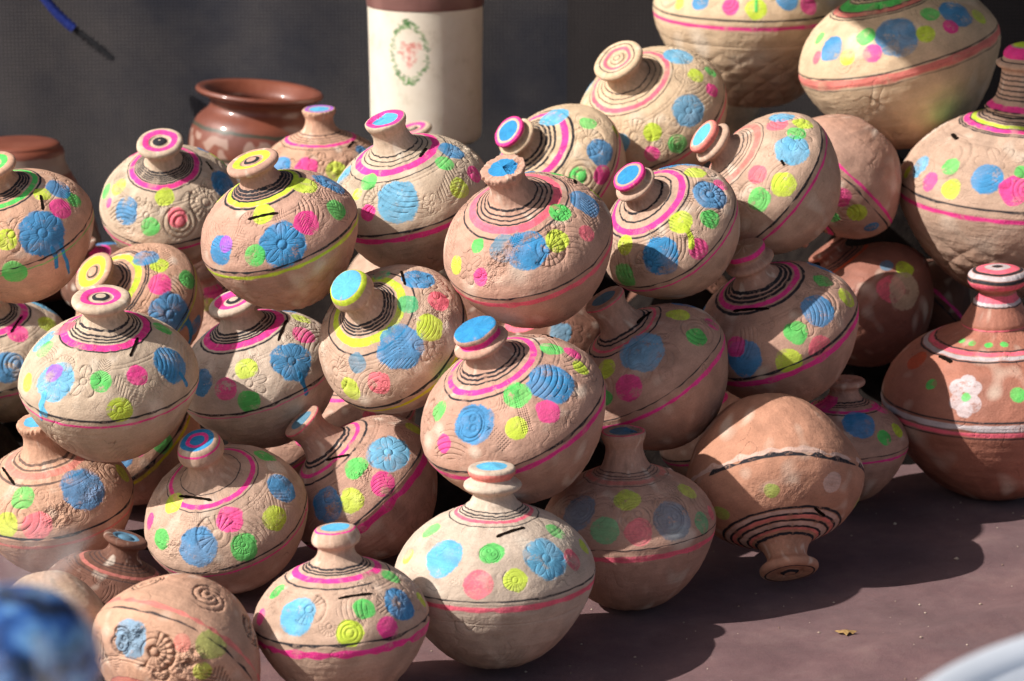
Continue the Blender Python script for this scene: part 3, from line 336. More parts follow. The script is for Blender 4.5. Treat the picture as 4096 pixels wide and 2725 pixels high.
def make_pot(k, name='clay_money_pot', cat='money pot', group='painted clay money pots heaped on the cloth'):
    T = POTS[k]; St = STYLE[k]; r = np.random.RandomState(int(k) + 100); R = T['R']
    NU = 120 if k in ('6', '18', '28', '30', '39', '40', '41', '42', '43', '44', '45', '46', '47', '48', '49') else 232
    buf, h = paint_tex(k, T, St); mat = clay_material(name + "_clay", buf, R, St.get('rough', .86), St.get('gloss', 0))
    gr, gz, gs, gf = resample(profile(T['kn'], T['kh'], T['bd'], T.get('dh', 1)), GROWS)
    tex_row = np.concatenate([START[i] + gf[i] * (ROWS[i] - 1) for i in range(4)]); r1, z1 = np.concatenate(gr), np.concatenate(gz); n = len(r1)
    th = -np.pi + 2 * np.pi * np.arange(NU) / NU
    hb = h
    for ax, kk in ((0, 1), (1, 1)): hb = (hb + np.roll(hb, kk, ax) + np.roll(hb, -kk, ax)) / 3
    ir = np.clip(np.round(tex_row).astype(int), 0, H - 1); ic = (np.arange(NU) * W / NU).astype(int) % W; hg = hb[ir][:, ic]
    lump = (pick(LOW, r)[ir][:, ic] * .005 + pick(BROAD, r)[ir][:, ic] * .0018) * sat(r1 / .3)[:, None]
    body = (np.arange(n) < GROWS[0] + GROWS[1])[:, None]; kn0 = GROWS[0] + GROWS[1] + GROWS[2]
    oval = .012 * np.cos(2 * th + r.rand() * 6)[None, :] * body
    rad = r1[:, None] * (1 + oval + lump * np.where(body, 1, 1.3))
    X = rad * np.cos(th); Y = rad * np.sin(th); Z = z1[:, None] + np.zeros(NU)[None, :]
    dr = np.gradient(r1); dz = np.gradient(z1); nl = np.hypot(dr, dz) + 1e-6; d = hg * np.where(body, 1, .8)
    fade = sat(r1 / .03)[:, None]
    X = X + (dz / nl)[:, None] * np.cos(th) * d * fade; Y = Y + (dz / nl)[:, None] * np.sin(th) * d * fade; Z = Z - (dr / nl)[:, None] * d * fade
    zk = z1[GROWS[0] + GROWS[1]]; up = sat((z1 - zk) / .3)[:, None]; tx, ty = r.uniform(-.02, .02, 2); X = X + tx * up; Y = Y + ty * up   # the hand-set neck sits slightly off axis
    if St.get('chip'):
        a = St['chip']; wgt = sat(np.cos(th - a) * 3 - 1.6)[None, :] * sat((np.arange(n) - kn0 - 10) / 6)[:, None]; Z = Z - wgt * (.035 + .01 * pick(FINE, r)[ir][:, ic])
    if St.get('knobrag'): kk = (np.arange(n) >= kn0 + 8)[:, None]; q = 1 + kk * St['knobrag'] * pick(MID, r)[ir][:, ic]; X = X * q; Y = Y * q
    V = np.stack([X, Y, Z], -1) * R
    du = np.roll(V, -1, 1) - np.roll(V, 1, 1); dv = np.gradient(V, axis=0)
    for b in np.cumsum(GROWS)[:-1]: dv[b - 1] = V[b - 1] - V[b - 3]; dv[b] = V[b + 2] - V[b]
    b = GROWS[0] + GROWS[1] + GROWS[2]; 
    N = np.cross(du, dv); N /= np.linalg.norm(N, axis=-1, keepdims=True) + 1e-12
    for i in (0, -1):
        N[i] = (0, 0, -1 if i == 0 else 1)
    for b in (GROWS[0] + GROWS[1], b): avg = N[b - 1] + N[b]; avg /= np.linalg.norm(avg, axis=-1, keepdims=True); N[b - 1] = avg; N[b] = avg
    root = empty(name, T['loc']); root.rotation_mode = 'QUATERNION'; root.rotation_quaternion = T['q']
    tag(root, St['label'], cat, group)
    s = 0
    for pn, g in zip(('bowl', 'shoulder', 'neck', 'knob'), GROWS):
        rows = slice(s, s + g); v = tex_row[rows] / H + .5 / H
        f = grid_faces(g, NU, True); a = f[:, 0] // NU; bcol = f[:, 0] % NU; u0 = bcol / NU; u1 = (bcol + 1) / NU
        uv = np.stack([u0, v[a], u1, v[a], u1, v[a + 1], u0, v[a + 1]], -1)
        mesh_obj(pn, V[rows].reshape(-1, 3), f, mat, root, True, uv, N[rows].reshape(-1, 3)); s += g
    if T['slot']:
        t0, r0, t1, r1_ = T['slot']; ns = 14; vs = []
        def surf(th_, row):
            i = np.interp(row, tex_row, np.arange(n)); j = (th_ + np.pi) / (2 * np.pi) * NU; i0 = min(int(i), n - 2); j0 = int(j) % NU; j1 = (j0 + 1) % NU; fi, fj = i - i0, j - int(j)
            mix = lambda A: (A[i0, j0] * (1 - fj) + A[i0, j1] * fj) * (1 - fi) + (A[i0 + 1, j0] * (1 - fj) + A[i0 + 1, j1] * fj) * fi
            return mix(V), mix(N)
        pts = []; qa = [np.array((np.interp(q_, tex_row, r1) * math.cos(a_), np.interp(q_, tex_row, r1) * math.sin(a_), np.interp(q_, tex_row, z1))) for a_, q_ in ((t0, r0), (t1, r1_))]
        for s_ in np.linspace(0, 1, ns):
            q_ = qa[0] * (1 - s_) + qa[1] * s_; g0 = GROWS[0]; i_ = g0 + np.argmin(np.hypot(r1[g0:kn0] - math.hypot(q_[0], q_[1]), z1[g0:kn0] - q_[2])); lo_, hi_ = max(i_ - 1, g0), min(i_ + 1, kn0 - 1)
            e_ = np.array((r1[hi_] - r1[lo_], z1[hi_] - z1[lo_])); w_ = np.dot(np.array((math.hypot(q_[0], q_[1]) - r1[lo_], q_[2] - z1[lo_])), e_) / (e_ @ e_ + 1e-9); w_ = min(max(w_, 0), 1); pts.append(surf(math.atan2(q_[1], q_[0]), tex_row[lo_] + (tex_row[hi_] - tex_row[lo_]) * w_))
        for i, (p, nn) in enumerate(pts):
            q = pts[min(i + 1, ns - 1)][0] - pts[max(i - 1, 0)][0]; side = np.cross(nn, q); side /= np.linalg.norm(side) + 1e-9; w = R * (.017 + r.uniform(-.004, .004)) * (.35 if i in (0, ns - 1) else 1)
            for sgn in (-1, 1): vs.append(p + nn * R * .006 + side * sgn * w)
            for sgn in (-1, 1): vs.append(p - nn * R * .02 + side * sgn * w)
        fs = []
        for i in range(ns - 1):
            o = i * 4; fs += [(o, o + 4, o + 5, o + 1), (o, o + 2, o + 6, o + 4), (o + 1, o + 5, o + 7, o + 3)]
        fs += [(0, 1, 3, 2), ((ns - 1) * 4, (ns - 1) * 4 + 2, (ns - 1) * 4 + 3, (ns - 1) * 4 + 1)]
        mesh_obj('coin_slot', vs, fs, slot_mat, root, False)  # raised near-black strip, no opening cut: its colour stands for the shade inside
    return root
# ---------------------------------------------------------------- how each pot is painted, carved and described
def rg(acc, ra, hwa, blacks, bw=.009): return [(x, bw if bw < .008 else bw * 1.2, 'K') for x in blacks] + [(ra, hwa * .88, acc)]
def bl(bz, bw, az, aw, acc, rag=1.0): return [(az, aw, acc, rag * .5), (bz, bw, 'K', rag)]
BULL = lambda a, c='K': [(.52, .70, a), (.80, .89, c)]
CAP = lambda c='B', s='M': [(.60, 1.1, c), (.42, .56, s)]
TOPC = lambda c='B', s=None, f=.66: [(f, 1.1, c)] + ([(f - .2, f - .06, s)] if s else [])
FL = ['flower', 'leaf', 'chev', 'fan']; CU = ['heart', 'leaf', 'flower', 'circ', 'fan']; RO = ['flower', 'rough', 'fan', 'leaf', 'chev']; LE = ['leaf', 'spike', 'fan', 'leaf']
STYLE = {
 '1': dict(on=[(0, 'flower'), (2, 'fan')], clay='peach', rings=rg('G', .44, .035, [.28, .31, .34, .37, .50], .010), belt=bl(.02, .010, -.05, .007, 'G'), knob=BULL('G'), carve=FL, label="peach pot with green neck ring and blue flower paint dripping over its belt"),
 '2': dict(clay='pale', rings=rg('M', .46, .04, [.28, .305, .33, .355, .38, .41, .52], .008), belt=bl(.02, .012, -.07, .018, 'M', 1.6), knob=[(.50, .68, 'M'), (.80, .98, 'K')], carve=CU, amp=.024, low='lines', label="pale cracked pot with pink bullseye knob standing in front of the glazed red bowl"),
 '3': dict(clay='peach', rings=rg('M', .52, .03, [.30, .35, .40, .45, .60], .006), belt=bl(0, .012, -.08, .02, 'M'), knob=CAP('b', 'V'), carve=RO, amp=.02, knobrag=.02, label="pot with violet-edged blue knob top, half behind the yellow-green banded pot"),
 '4': dict(on=[(0, 'flower'), (4, 'chev'), (3, 'fan')], clay='rose', rings=rg('L', .43, .035, [.28, .315, .35, .39, .49], .012), belt=bl(.0, .014, -.075, .024, 'L'), knob=BULL('L'), carve=FL, low='diamond', amp=.02, label="pot with yellow-green disc knob, yellow-green belt and slot just below its rings"),
 '5': dict(on=[(0, 'leaf')], clay='pale', rings=rg('M', .49, .05, [.29, .34, .40, .61], .007), belt=bl(.0, .014, -.085, .038, 'M'), knob=[(.58, 1.1, 'b'), (.40, .60, 'M')], carve=RO, amp=.018, chip=2.4, low='curl', label="pot in front of the white jar with half-blue chipped knob and large light blue spot"),
 '6': dict(clay='pale', rings=rg('M', .46, .04, [.30, .36, .52]), belt=bl(0, .012, -.08, .02, 'M'), knob=BULL('M'), label="cream pot below the white jar, mostly hidden behind the half-blue knob"),
 '7': dict(clay='buff', rings=rg('M', .56, .045, [.28, .33, .38, .44, .65], .013), belt=bl(0, .012, -.08, .02, 'M'), knob=[(.72, 1.1, 'B'), (.52, .68, 'M')], carve=CU, amp=.012, low='lines', label="buff pot with blue-capped knob and broad black rings, right of the white jar's foot"),
 '8': dict(clay='rose', rings=rg('S', .50, .05, [.29, .34, .39, .44, .61], .008), belt=bl(0, .010, -.10, .035, 'S'), knob=CAP('B', None) [:1], carve=RO, amp=.02, knobrag=.03, chip=-.4, low='lines', label="large pot with flat cracked blue knob and a grey-blue smear beside its blue spot"),
 '9': dict(on=[(0, 'flower'), (2, 'circ')], clay='buff', rings=rg('S', .50, .032, [.30, .36, .42, .56], .006), belt=bl(0, .012, -.08, .02, 'S'), knob=[(.60, .70, 'S'), (.50, .54, 'K'), (.80, .83, 'K'), (.90, .93, 'K')], carve=CU, amp=.012, label="highest money pot of the heap, its knob ringed pink and black, below the big pots"),
 '10': dict(on=[(5, 'spike'), (4, 'spike'), (3, 'spike'), (6, 'fan')], clay='tan', rings=rg('M', .52, .045, [.29, .39, .60], .010), belt=bl(0, .010, -.08, .018, 'M'), knob=[(.72, 1.1, 'B'), (.52, .68, 'M')], carve=LE, amp=.024, low='lines', label="pot with blue-capped double knob, deep fern carving and running yellow-green spot"),
 '11': dict(clay='tan', rings=rg('s', .46, .045, [.30, .34, .38, .43, .53], .005), belt=bl(0, .016, -.09, .02, 'M'), knob=[(.72, 1.1, 'b'), (.45, .68, 's')], carve=CU, amp=.010, label="steeply tipped pot with pale pink knob capped in light blue, under the big tilted pot"),
 '12': dict(clay='rose', rings=rg('M', .45, .04, [.3, .36, .5]), belt=bl(.04, .012, -.05, .022, 'M'), carve=['rough', 'circ'], amp=.014, low='rough', label="upside-down pot with crumbled bare base, wedged below the big tilted pot"),
 '13': dict(clay='buff', rings=rg('M', .45, .04, [.3, .36, .5]), belt=bl(.045, .009, -.03, .017, 'M', .4), carve=['curl', 'circ'], low='diamond', amp=.012, label="big buff pot with pink belt and diamond-carved lower bowl, cut by the top edge"),
 '14': dict(clay='buff', dh=1, rings=[(.40, .05, 'G'), (.49, .035, 's')] + [(x, .007, 'K') for x in (.28, .31, .34, .46, .53, .56)], belt=[(.01, .042, 's', .3), (.065, .007, 'K', .5), (-.05, .005, 'K', .8)], carve=['circ'], n=4, low='none', amp=.006, label="big smooth tilted pot with green neck ring and pale pink belt"),
 '15': dict(on=[(0, 'leaf')], clay='tan', rings=[(.46, .025, 'M'), (.40, .02, 'L')] + [(x, .007, 'K') for x in (.30, .335, .36, .43, .5, .52)], neck=[(.70, .018, 'M'), (.76, .006, 'K'), (.79, .006, 'K'), (.83, .006, 'K'), (.87, .006, 'K'), (.91, .006, 'K'), (.95, .006, 'K')], knob=[(.72, 1.1, 'L'), (.40, .68, 'M'), (.28, .33, 'K')], belt=bl(.05, .009, -.03, .018, 'M', .6), carve=['circ', 'flower'], low='diamond', amp=.012, label="big pot at the frame's edge with tall black-ringed neck and yellow-green tip"),
 '17': dict(clay='brown', rings=rg('O', .44, .03, [.28, .33, .38]), carve=(), low='none', blush=.6, rough=.62, gloss=.06, label="smooth dark brown pot with a smudged flower in yellow-green and pink"),
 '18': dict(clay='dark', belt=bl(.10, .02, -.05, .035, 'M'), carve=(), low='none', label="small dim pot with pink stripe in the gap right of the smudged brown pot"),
 '19': dict(clay='red', rings=[(.60, .02, 'W'), (.55, .022, 'S'), (.635, .008, 'K'), (.515, .008, 'K')], neck=[(.65, .010, 'S'), (.90, .03, 'S'), (.86, .012, 'W'), (.84, .006, 'K')], knob=[(.18, .32, 'S'), (.32, .40, 'K'), (.40, .52, 'W'), (.52, .6, 'K'), (.6, .76, 'S'), (.76, .9, 'W'), (.9, 1.1, 'K')], belt=[(.0, .028, 'W', .4), (-.06, .02, 'S', .4), (.05, .008, 'K', .3), (-.03, .005, 'K', .4), (-.095, .007, 'K', .4)], carve=(), low='none', rough=.6, label="large red-brown pot with white flower and ringed bead knob standing on the cloth"),
 '20': dict(on=[(0, 'leaf')], clay='rose', rings=rg('M', .47, .035, [.30, .35, .40, .54], .014), belt=bl(0, .016, -.09, .04, 'M'), knob=[(.50, .62, 'M')], carve=CU, amp=.015, low='lines', label="pot with bare clay double knob edged in pink, slot along its outer black ring"),
 '21': dict(on=[(0, 'heart')], clay='rose', rings=rg('S', .42, .02, [.30, .345, .49], .009), belt=bl(.02, .007, -.08, .026, 'M'), knob=[(.62, 1.1, 'A'), (.3, .36, 'S')], carve=['circ', 'heart', 'curl'], amp=.014, low='circ', label="pot with dim flat knob and half-lit pale blue spot stamped with circles"),
 '22': dict(on=[(1, 'leaf'), (0, 'heart')], clay='rose', rings=rg('M', .46, .035, [.29, .325, .37, .54], .008), belt=bl(0, .013, -.085, .03, 'M'), knob=[(.60, 1.1, 'B'), (.36, .52, 'M')], carve=['pits', 'flower', 'leaf', 'pits'], amp=.018, low='lines', label="large pot with rows of pricked dots, knob against its neighbour's yellow belt"),
 '23': dict(on=[(4, 'leaf')], clay='tan', rings=rg('L', .46, .055, [.28, .31, .34, .375, .60], .009), belt=[(-.11, .028, 'Y', .3), (.0, .022, 'K', .7)], knob=[(.60, 1.1, 'b'), (.45, .60, 'L')], carve=RO, amp=.014, n=12, low='lines', label="pot tipped toward the camera with yellow ring, yellow belt and round pale blue knob"),
 '24': dict(on=[(2, 'flower'), (1, 'fan')], clay='peach', rings=rg('L', .47, .05, [.28, .32, .36, .57, .60], .009), belt=bl(0, .010, -.06, .012, 'L'), knob=[(.50, .74, 'L'), (.80, .86, 'K')], carve=FL, amp=.02, label="peach pot with yellow-green knob, wedged above the pink bullseye knob"),
 '25': dict(on=[(0, 'flower'), (5, 'leaf'), (4, 'fan')], clay='pale', rings=rg('M', .46, .045, [.27, .32, .355, .39, .51], .008), belt=bl(0, .011, -.075, .013, 'M'), knob=[(.54, .72, 'M'), (.80, .90, 'K')], carve=['flower', 'chev', 'fan', 'leaf'], amp=.017, label="pale wide pot with pink-rimmed grey bullseye knob and violet dab on blue"),
 '26': dict(on=[(0, 'flower'), (3, 'flower')], clay='white', rings=rg('M', .46, .05, [.30, .335, .37, .405, .54], .010), belt=bl(0, .013, -.05, .006, 'M'), knob=[(.50, .74, 'M'), (.80, .90, 'K')], carve=['flower', 'chev', 'leaf', 'fan'], amp=.015, label="white-slipped pot with bright pink knob, bold black rings and a blue drip at its belt"),
 '27': dict(clay='pale', rings=rg('M', .46, .05, [.30, .335, .37, .53], .011), belt=bl(0, .012, -.08, .014, 'M'), carve=['circ', 'leaf', 'pits'], knob=BULL('M'), label="pale pot half cut by the frame's side, slot above a pink spot"),
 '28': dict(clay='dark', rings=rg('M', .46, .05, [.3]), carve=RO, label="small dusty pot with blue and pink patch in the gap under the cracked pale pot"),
 '29': dict(clay='peach', rings=rg('s', .46, .055, [.31, .38, .59], .012), rfade=.25, belt=bl(.02, .014, -.10, .02, 's'), knob=[(.60, 1.1, 'b')], carve=['rough', 'curl', 'rough'], amp=.014, knobrag=.02, fade=.12, label="peach pot with cut-off pale blue knob, faded pink ring and slanting open slot"),
 '30': dict(clay='peach', rings=rg('L', .46, .05, [.3, .36]), belt=bl(0, .02, -.08, .022, 'Y'), carve=FL, amp=.018, label="pot mostly hidden under the violet-dabbed pale pot, yellow and black belt showing"),
 '31': dict(clay='tan', rings=rg('M', .50, .03, [.36, .555], .0055), belt=bl(.02, .009, -.05, .012, 'M'), knob=[(.62, 1.1, 'B'), (.74, .84, 'M'), (.44, .50, 'M')], carve=RO, amp=.012, low='none', label="pot with smeared blue and pink knob, one thin inner ring and wide level slot"),
 '32': dict(on=[(0, 'flower'), (2, 'leaf')], clay='rose', rings=rg('M', .45, .028, [.30, .345, .55], .011), belt=bl(.02, .012, -.085, .05, 'M'), knob=[(.62, 1.1, 'A'), (.32, .38, 'S')], carve=RO, amp=.015, label="tilted pot with shaded knob at its side, broad pink belt and curled carving beneath"),
 '33': dict(on=[(1, 'flower'), (3, 'circ')], clay='tan', rings=rg('M', .47, .045, [.31, .345, .38, .59], .009), belt=bl(.02, .014, -.09, .042, 'M', 1.4), knob=[(.66, 1.1, 'b'), (.50, .56, 'M')], carve=RO, amp=.016, label="upright front pot with rounded light blue knob and thick pink belt"),
 '34': dict(clay='white', rings=rg('S', .375, .022, [.28, .31, .335, .445], .0065), belt=bl(.02, .008, -.055, .028, 'S', .9), knob=[(.74, 1.1, 'b'), (.42, .58, 's')], carve=['rough', 'leaf'], n=3, amp=.012, on=[(1, 'flower'), (2, 'heart'), (4, 'fan')], label="whitish pot with collared knob and carved blue flower, frontmost on the cloth"),
 '35': dict(on=[(1, 'heart'), (0, 'heart'), (4, 'circ')], clay='rose', rings=rg('s', .42, .035, [.29, .325, .36, .48], .006), rfade=.3, belt=bl(.0, .006, -.11, .032, 'S'), knob=[(.62, 1.1, 'A'), (.40, .48, 'S')], carve=['heart', 'circ', 'curl', 'heart'], fade=.25, amp=.014, low='lines', chip=.3, label="dusty faded pot with broken grey-blue knob right of the whitish front pot"),
 '36': dict(clay='terra', rings=[(.60, .022, 'w'), (.53, .022, 's'), (.435, .03, 'w'), (.37, .02, 's')] + [(x, .013, 'K') for x in (.31, .395, .485, .565, .645)], belt=[(.0, .026, 'w', 1.8), (.05, .016, 'K', 1.8)], knob=[(.45, .5, 'K'), (.80, .90, 'K')], carve=(), low='none', amp=.01, label="upside-down terracotta pot resting on its ringed knob"),
 '37': dict(clay='rose', rings=rg('M', .50, .035, [.30, .34, .38, .56]), belt=bl(.0, .008, -.08, .022, 'M'), carve=['circ', 'curl'], amp=.008, label="small pot behind the upside-down terracotta pot with blue, pink, green and yellow spots"),
 '38': dict(clay='peach', rings=rg('s', .46, .05, [.3, .36, .5]), belt=[(-.12, .03, 's', 1.2), (.0, .010, 'K', 1.6)], fade=.2, rfade=.3, carve=['heart', 'leaf', 'chev', 'rough', 'fan'], low='flower', la=1.1, n=12, amp=.045, label="upturned peach pot with deep curled carving and light blue swirl at the bottom edge"),
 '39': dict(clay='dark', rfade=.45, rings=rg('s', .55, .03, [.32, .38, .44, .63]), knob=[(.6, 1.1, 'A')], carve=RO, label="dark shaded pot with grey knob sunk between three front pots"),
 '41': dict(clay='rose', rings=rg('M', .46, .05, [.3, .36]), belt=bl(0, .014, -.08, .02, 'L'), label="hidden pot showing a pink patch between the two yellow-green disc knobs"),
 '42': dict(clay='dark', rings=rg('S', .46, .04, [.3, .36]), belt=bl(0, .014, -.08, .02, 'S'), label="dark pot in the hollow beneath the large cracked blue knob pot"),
 '43': dict(clay='rose', rings=rg('M', .46, .04, [.3, .36]), belt=bl(0, .014, -.08, .02, 'M'), label="shaded pot in the gap under the white-slipped pot"),
 '44': dict(clay='rose', rings=rg('M', .46, .04, [.3, .36]), belt=bl(0, .014, -.08, .02, 'M'), label="dark pot in the gap above the upside-down terracotta pot"),
 '45': dict(clay='tan', rings=rg('L', .46, .04, [.3, .36]), belt=bl(0, .014, -.08, .02, 'L'), label="pot in the dark gap below the half-blue knob pot"),
 '46': dict(clay='buff', rings=(), carve=(), label="plain buff pot bottom peeping out under the big pink-belted pot"),
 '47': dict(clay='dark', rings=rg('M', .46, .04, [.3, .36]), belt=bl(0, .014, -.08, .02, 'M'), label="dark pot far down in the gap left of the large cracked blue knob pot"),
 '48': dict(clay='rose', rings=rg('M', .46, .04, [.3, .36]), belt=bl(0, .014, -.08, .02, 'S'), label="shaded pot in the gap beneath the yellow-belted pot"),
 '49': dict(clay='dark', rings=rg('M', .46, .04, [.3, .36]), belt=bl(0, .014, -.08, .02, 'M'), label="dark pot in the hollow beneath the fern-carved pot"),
 '40': dict(clay='pale', rings=(), carve=(), low='spike', label="small pale pot bottom with scratched lines behind the blue wrapped vase"),
}
for _k in POTS: make_pot(_k, 'big_clay_pot' if _k in ('13', '14', '15', '19') else 'clay_money_pot', 'clay pot' if _k in ('13', '14', '15', '19') else 'money pot',
                         'big painted pots around the heap' if _k in ('13', '14', '15', '19') else 'painted clay money pots heaped on the cloth')
# ---------------------------------------------------------------- ground, cloth, ledge
def cloth_height(x, y):
    gx = (x + 1.2) / 2.4 * 48; gy = (y - 2.6) / 1.8 * 45
    inside = 0
    if y > 2.6:
        gx = min(max(gx, 0), 47.999); gy = min(gy, 44.999); i, j = int(gy), int(gx); a, b = gy - i, gx - j
        inside = (STEP[i][j] * (1 - b) + STEP[i][j + 1] * b) * (1 - a) + (STEP[i + 1][j] * (1 - b) + STEP[i + 1][j + 1] * b) * a
    return inside / 1000.0
ground_mat, t, b = nodes("sandy_ground")
t.links.new(ramp(t, noise(t, 3, 8, .6), [(.3, (.40, .32, .24)), (.7, (.52, .43, .34))]), b.inputs["Base Color"]); b.inputs["Roughness"].default_value = .95
bump(t, b, noise(t, 60, 6), .01, .6)
n = 40; vs = []; 
for i in range(n + 1):
    for j in range(n + 1):
        x, y = ((j / n * 2 - 1) ** 3) * 60, ((i / n * 2 - 1) ** 3) * 60 + 2; vs.append((x, y, -.02 - .0006 * abs(math.sin(x * 3) * math.cos(y * 2))))
tag(mesh_obj('ground', vs, grid_faces(n + 1, n + 1, False), ground_mat), kind='structure')
cloth_mat, t, b = nodes("plum_suede_cloth")
c1 = ramp(t, noise(t, 14, 6, .65), [(.3, (.135, .072, .077)), (.55, (.172, .096, .100)), (.75, (.215, .132, .128))])
c2 = ramp(t, noise(t, 900, 3, .7), [(.3, (.72, .72, .72)), (.62, (1.15, 1.13, 1.1))]); c3 = ramp(t, noise(t, 5.5, 6, .7), [(.32, (.80, .78, .78)), (.5, (1, 1, 1)), (.62, (1.10, 1.08, 1.05)), (.72, (1.38, 1.36, 1.30))])
t.links.new(mixc(t, 1, mixc(t, 1, c1, c2, 'MULTIPLY'), c3, 'MULTIPLY'), b.inputs["Base Color"]); b.inputs["Roughness"].default_value = .95; b.inputs["Specular IOR Level"].default_value = .1
b.inputs["Sheen Weight"].default_value = .08; b.inputs["Sheen Roughness"].default_value = .5
p = bump(t, b, noise(t, 700, 4, .7), .0012, .8); bump(t, b, noise(t, 60, 4, .6), .003, .5, p)
rc = np.random.RandomState(5); wr = [(rc.uniform(-.4, 1.3), rc.uniform(2.3, 3.3), rc.uniform(-.5, .9), rc.uniform(.12, .3), rc.uniform(.012, .03), rc.uniform(.003, .007)) for _ in range(34)]
def wrinkle(x, y):
    z = .0022 * math.sin(x * 9 + 3 * math.sin(y * 4)) + .0018 * math.sin(y * 17 + x * 6)
    for cx, cy, a, L, w, hh in wr:
        u = (x - cx) * math.cos(a) + (y - cy) * math.sin(a); v = -(x - cx) * math.sin(a) + (y - cy) * math.cos(a) + .25 * u * u
        if abs(u) < L * 2 and abs(v) < w * 4: z += hh * math.exp(-(u / L) ** 2 - (v / w) ** 2)
    return z
nx, ny = 260, 240; xs = np.linspace(-1.9, 2.3, nx); ys = np.linspace(2.15, 4.84, ny); vs = []
for y in ys:
    for x in xs: 
        c = cloth_height(x, y); vs.append((x, y, wrinkle(x, y) - .004))
tag(mesh_obj('ground_cloth', vs, grid_faces(ny, nx, False), cloth_mat), kind='structure')

dark_mat, t, b = nodes("gap_shade_black"); t.links.new(ramp(t, noise(t, 40, 5), [(.3, (.010, .008, .008)), (.7, (.022, .017, .015))]), b.inputs["Base Color"]); b.inputs["Roughness"].default_value = 1; b.inputs["Specular IOR Level"].default_value = 0; bump(t, b, noise(t, 300, 3), .002, .8)  # near-black: the shade in the heap's gaps is put into this colour
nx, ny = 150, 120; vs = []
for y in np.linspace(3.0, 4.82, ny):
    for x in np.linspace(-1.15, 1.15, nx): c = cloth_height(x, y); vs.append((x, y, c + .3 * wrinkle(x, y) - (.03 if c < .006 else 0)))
tag(mesh_obj('gap_shade_step', vs, grid_faces(ny, nx, False), dark_mat), kind='structure')  # invented dark step under the heap, seen only as shade between pots

# ---------------------------------------------------------------- shade-net curtain behind the heap, two widths of net meeting at a seam
def net(name, x0, x1, y0, cola, colb, label, seam_side, phase):
    nx, nz = 150, 70; vs = []; uv = []
    for i in range(nz):
        for j in range(nx):
            x = x0 + (x1 - x0) * j / (nx - 1); z = -.01 + 1.5 * i / (nz - 1)
            y = y0 + .007 * math.sin(x * 9 + phase + z * .8) + .003 * math.sin(x * 23 + z * 3 + phase) + .005 * math.exp(-((x - x1) / .05) ** 2 if seam_side else -((x - x0) / .05) ** 2) + .010 * math.sin(z * 5 + x * 3)
            vs.append((x, y, z))
    f = grid_faces(nz, nx, False)
    m, t, b = nodes(name + "_cloth"); tc = t.nodes.new("ShaderNodeTexCoord"); sx = t.nodes.new("ShaderNodeSeparateXYZ"); t.links.new(tc.outputs["Object"], sx.inputs[0])
    def lines(o, k):
        a = node(t, "ShaderNodeMath", operation='MULTIPLY'); a.inputs[1].default_value = k; t.links.new(o, a.inputs[0]); s_ = node(t, "ShaderNodeMath", operation='SINE'); t.links.new(a.outputs[0], s_.inputs[0])
        mr = node(t, "ShaderNodeMapRange"); mr.inputs[1].default_value = -.2; mr.inputs[2].default_value = .9; t.links.new(s_.outputs[0], mr.inputs[0]); return mr.outputs[0]
    kx = 2 * math.pi / .0070; l1, l2 = lines(sx.outputs[0], kx), lines(sx.outputs[2], kx)
    mx = node(t, "ShaderNodeMath", operation='MAXIMUM'); t.links.new(l1, mx.inputs[0]); t.links.new(l2, mx.inputs[1])
    base = ramp(t, noise(t, 3.6, 6, .6), [(.35, cola), (.65, colb)])
    t.links.new(mixc(t, mx.outputs[0], (.003, .003, .005), base), b.inputs["Base Color"]); b.inputs["Roughness"].default_value = .8; b.inputs["Specular IOR Level"].default_value = .25
    bump(t, b, mx.outputs[0], .0012, .7)
    o = mesh_obj(name, vs, f, m); tag(o, label, 'curtain', 'net curtains hung behind the heap'); return o
net('net_curtain', -1.7, .112, 4.90, (.050, .052, .070), (.140, .124, .122), "blue-grey woven net curtain hanging behind the glazed red bowl", True, .5)
net('net_curtain', .104, 1.9, 4.906, (.056, .047, .047), (.086, .072, .071), "brown-black woven net curtain hanging right of the white jar", False, 2.2)

# ---------------------------------------------------------------- lathe helper for the other wares
def lathe(name, prof, mat, parent=None, nu=96, n=8, wob=0, seed=0, closed_top=False):
    g = cr(prof, n); r = np.random.RandomState(seed); th = 2 * np.pi * np.arange(nu) / nu
    X = g[:, 0:1] * np.cos(th) * (1 + wob * np.sin(2 * th + seed)); Y = g[:, 0:1] * np.sin(th); Z = g[:, 1:2] + np.zeros(nu)
    V = np.stack([X, Y, Z], -1); f = grid_faces(len(g), nu, True); a = f[:, 0] // nu; bc = f[:, 0] % nu
    L = np.linspace(0, 1, len(g)); uv = np.stack([bc / nu, L[a], (bc + 1) / nu, L[a], (bc + 1) / nu, L[a + 1], bc / nu, L[a + 1]], -1)
    return mesh_obj(name, V.reshape(-1, 3), f, mat, parent, True, uv)
def zc(t, k):          # object-space height as a socket
    tc = t.nodes.new("ShaderNodeTexCoord"); s_ = t.nodes.new("ShaderNodeSeparateXYZ"); t.links.new(tc.outputs["Object"], s_.inputs[0]); return s_.outputs[k]
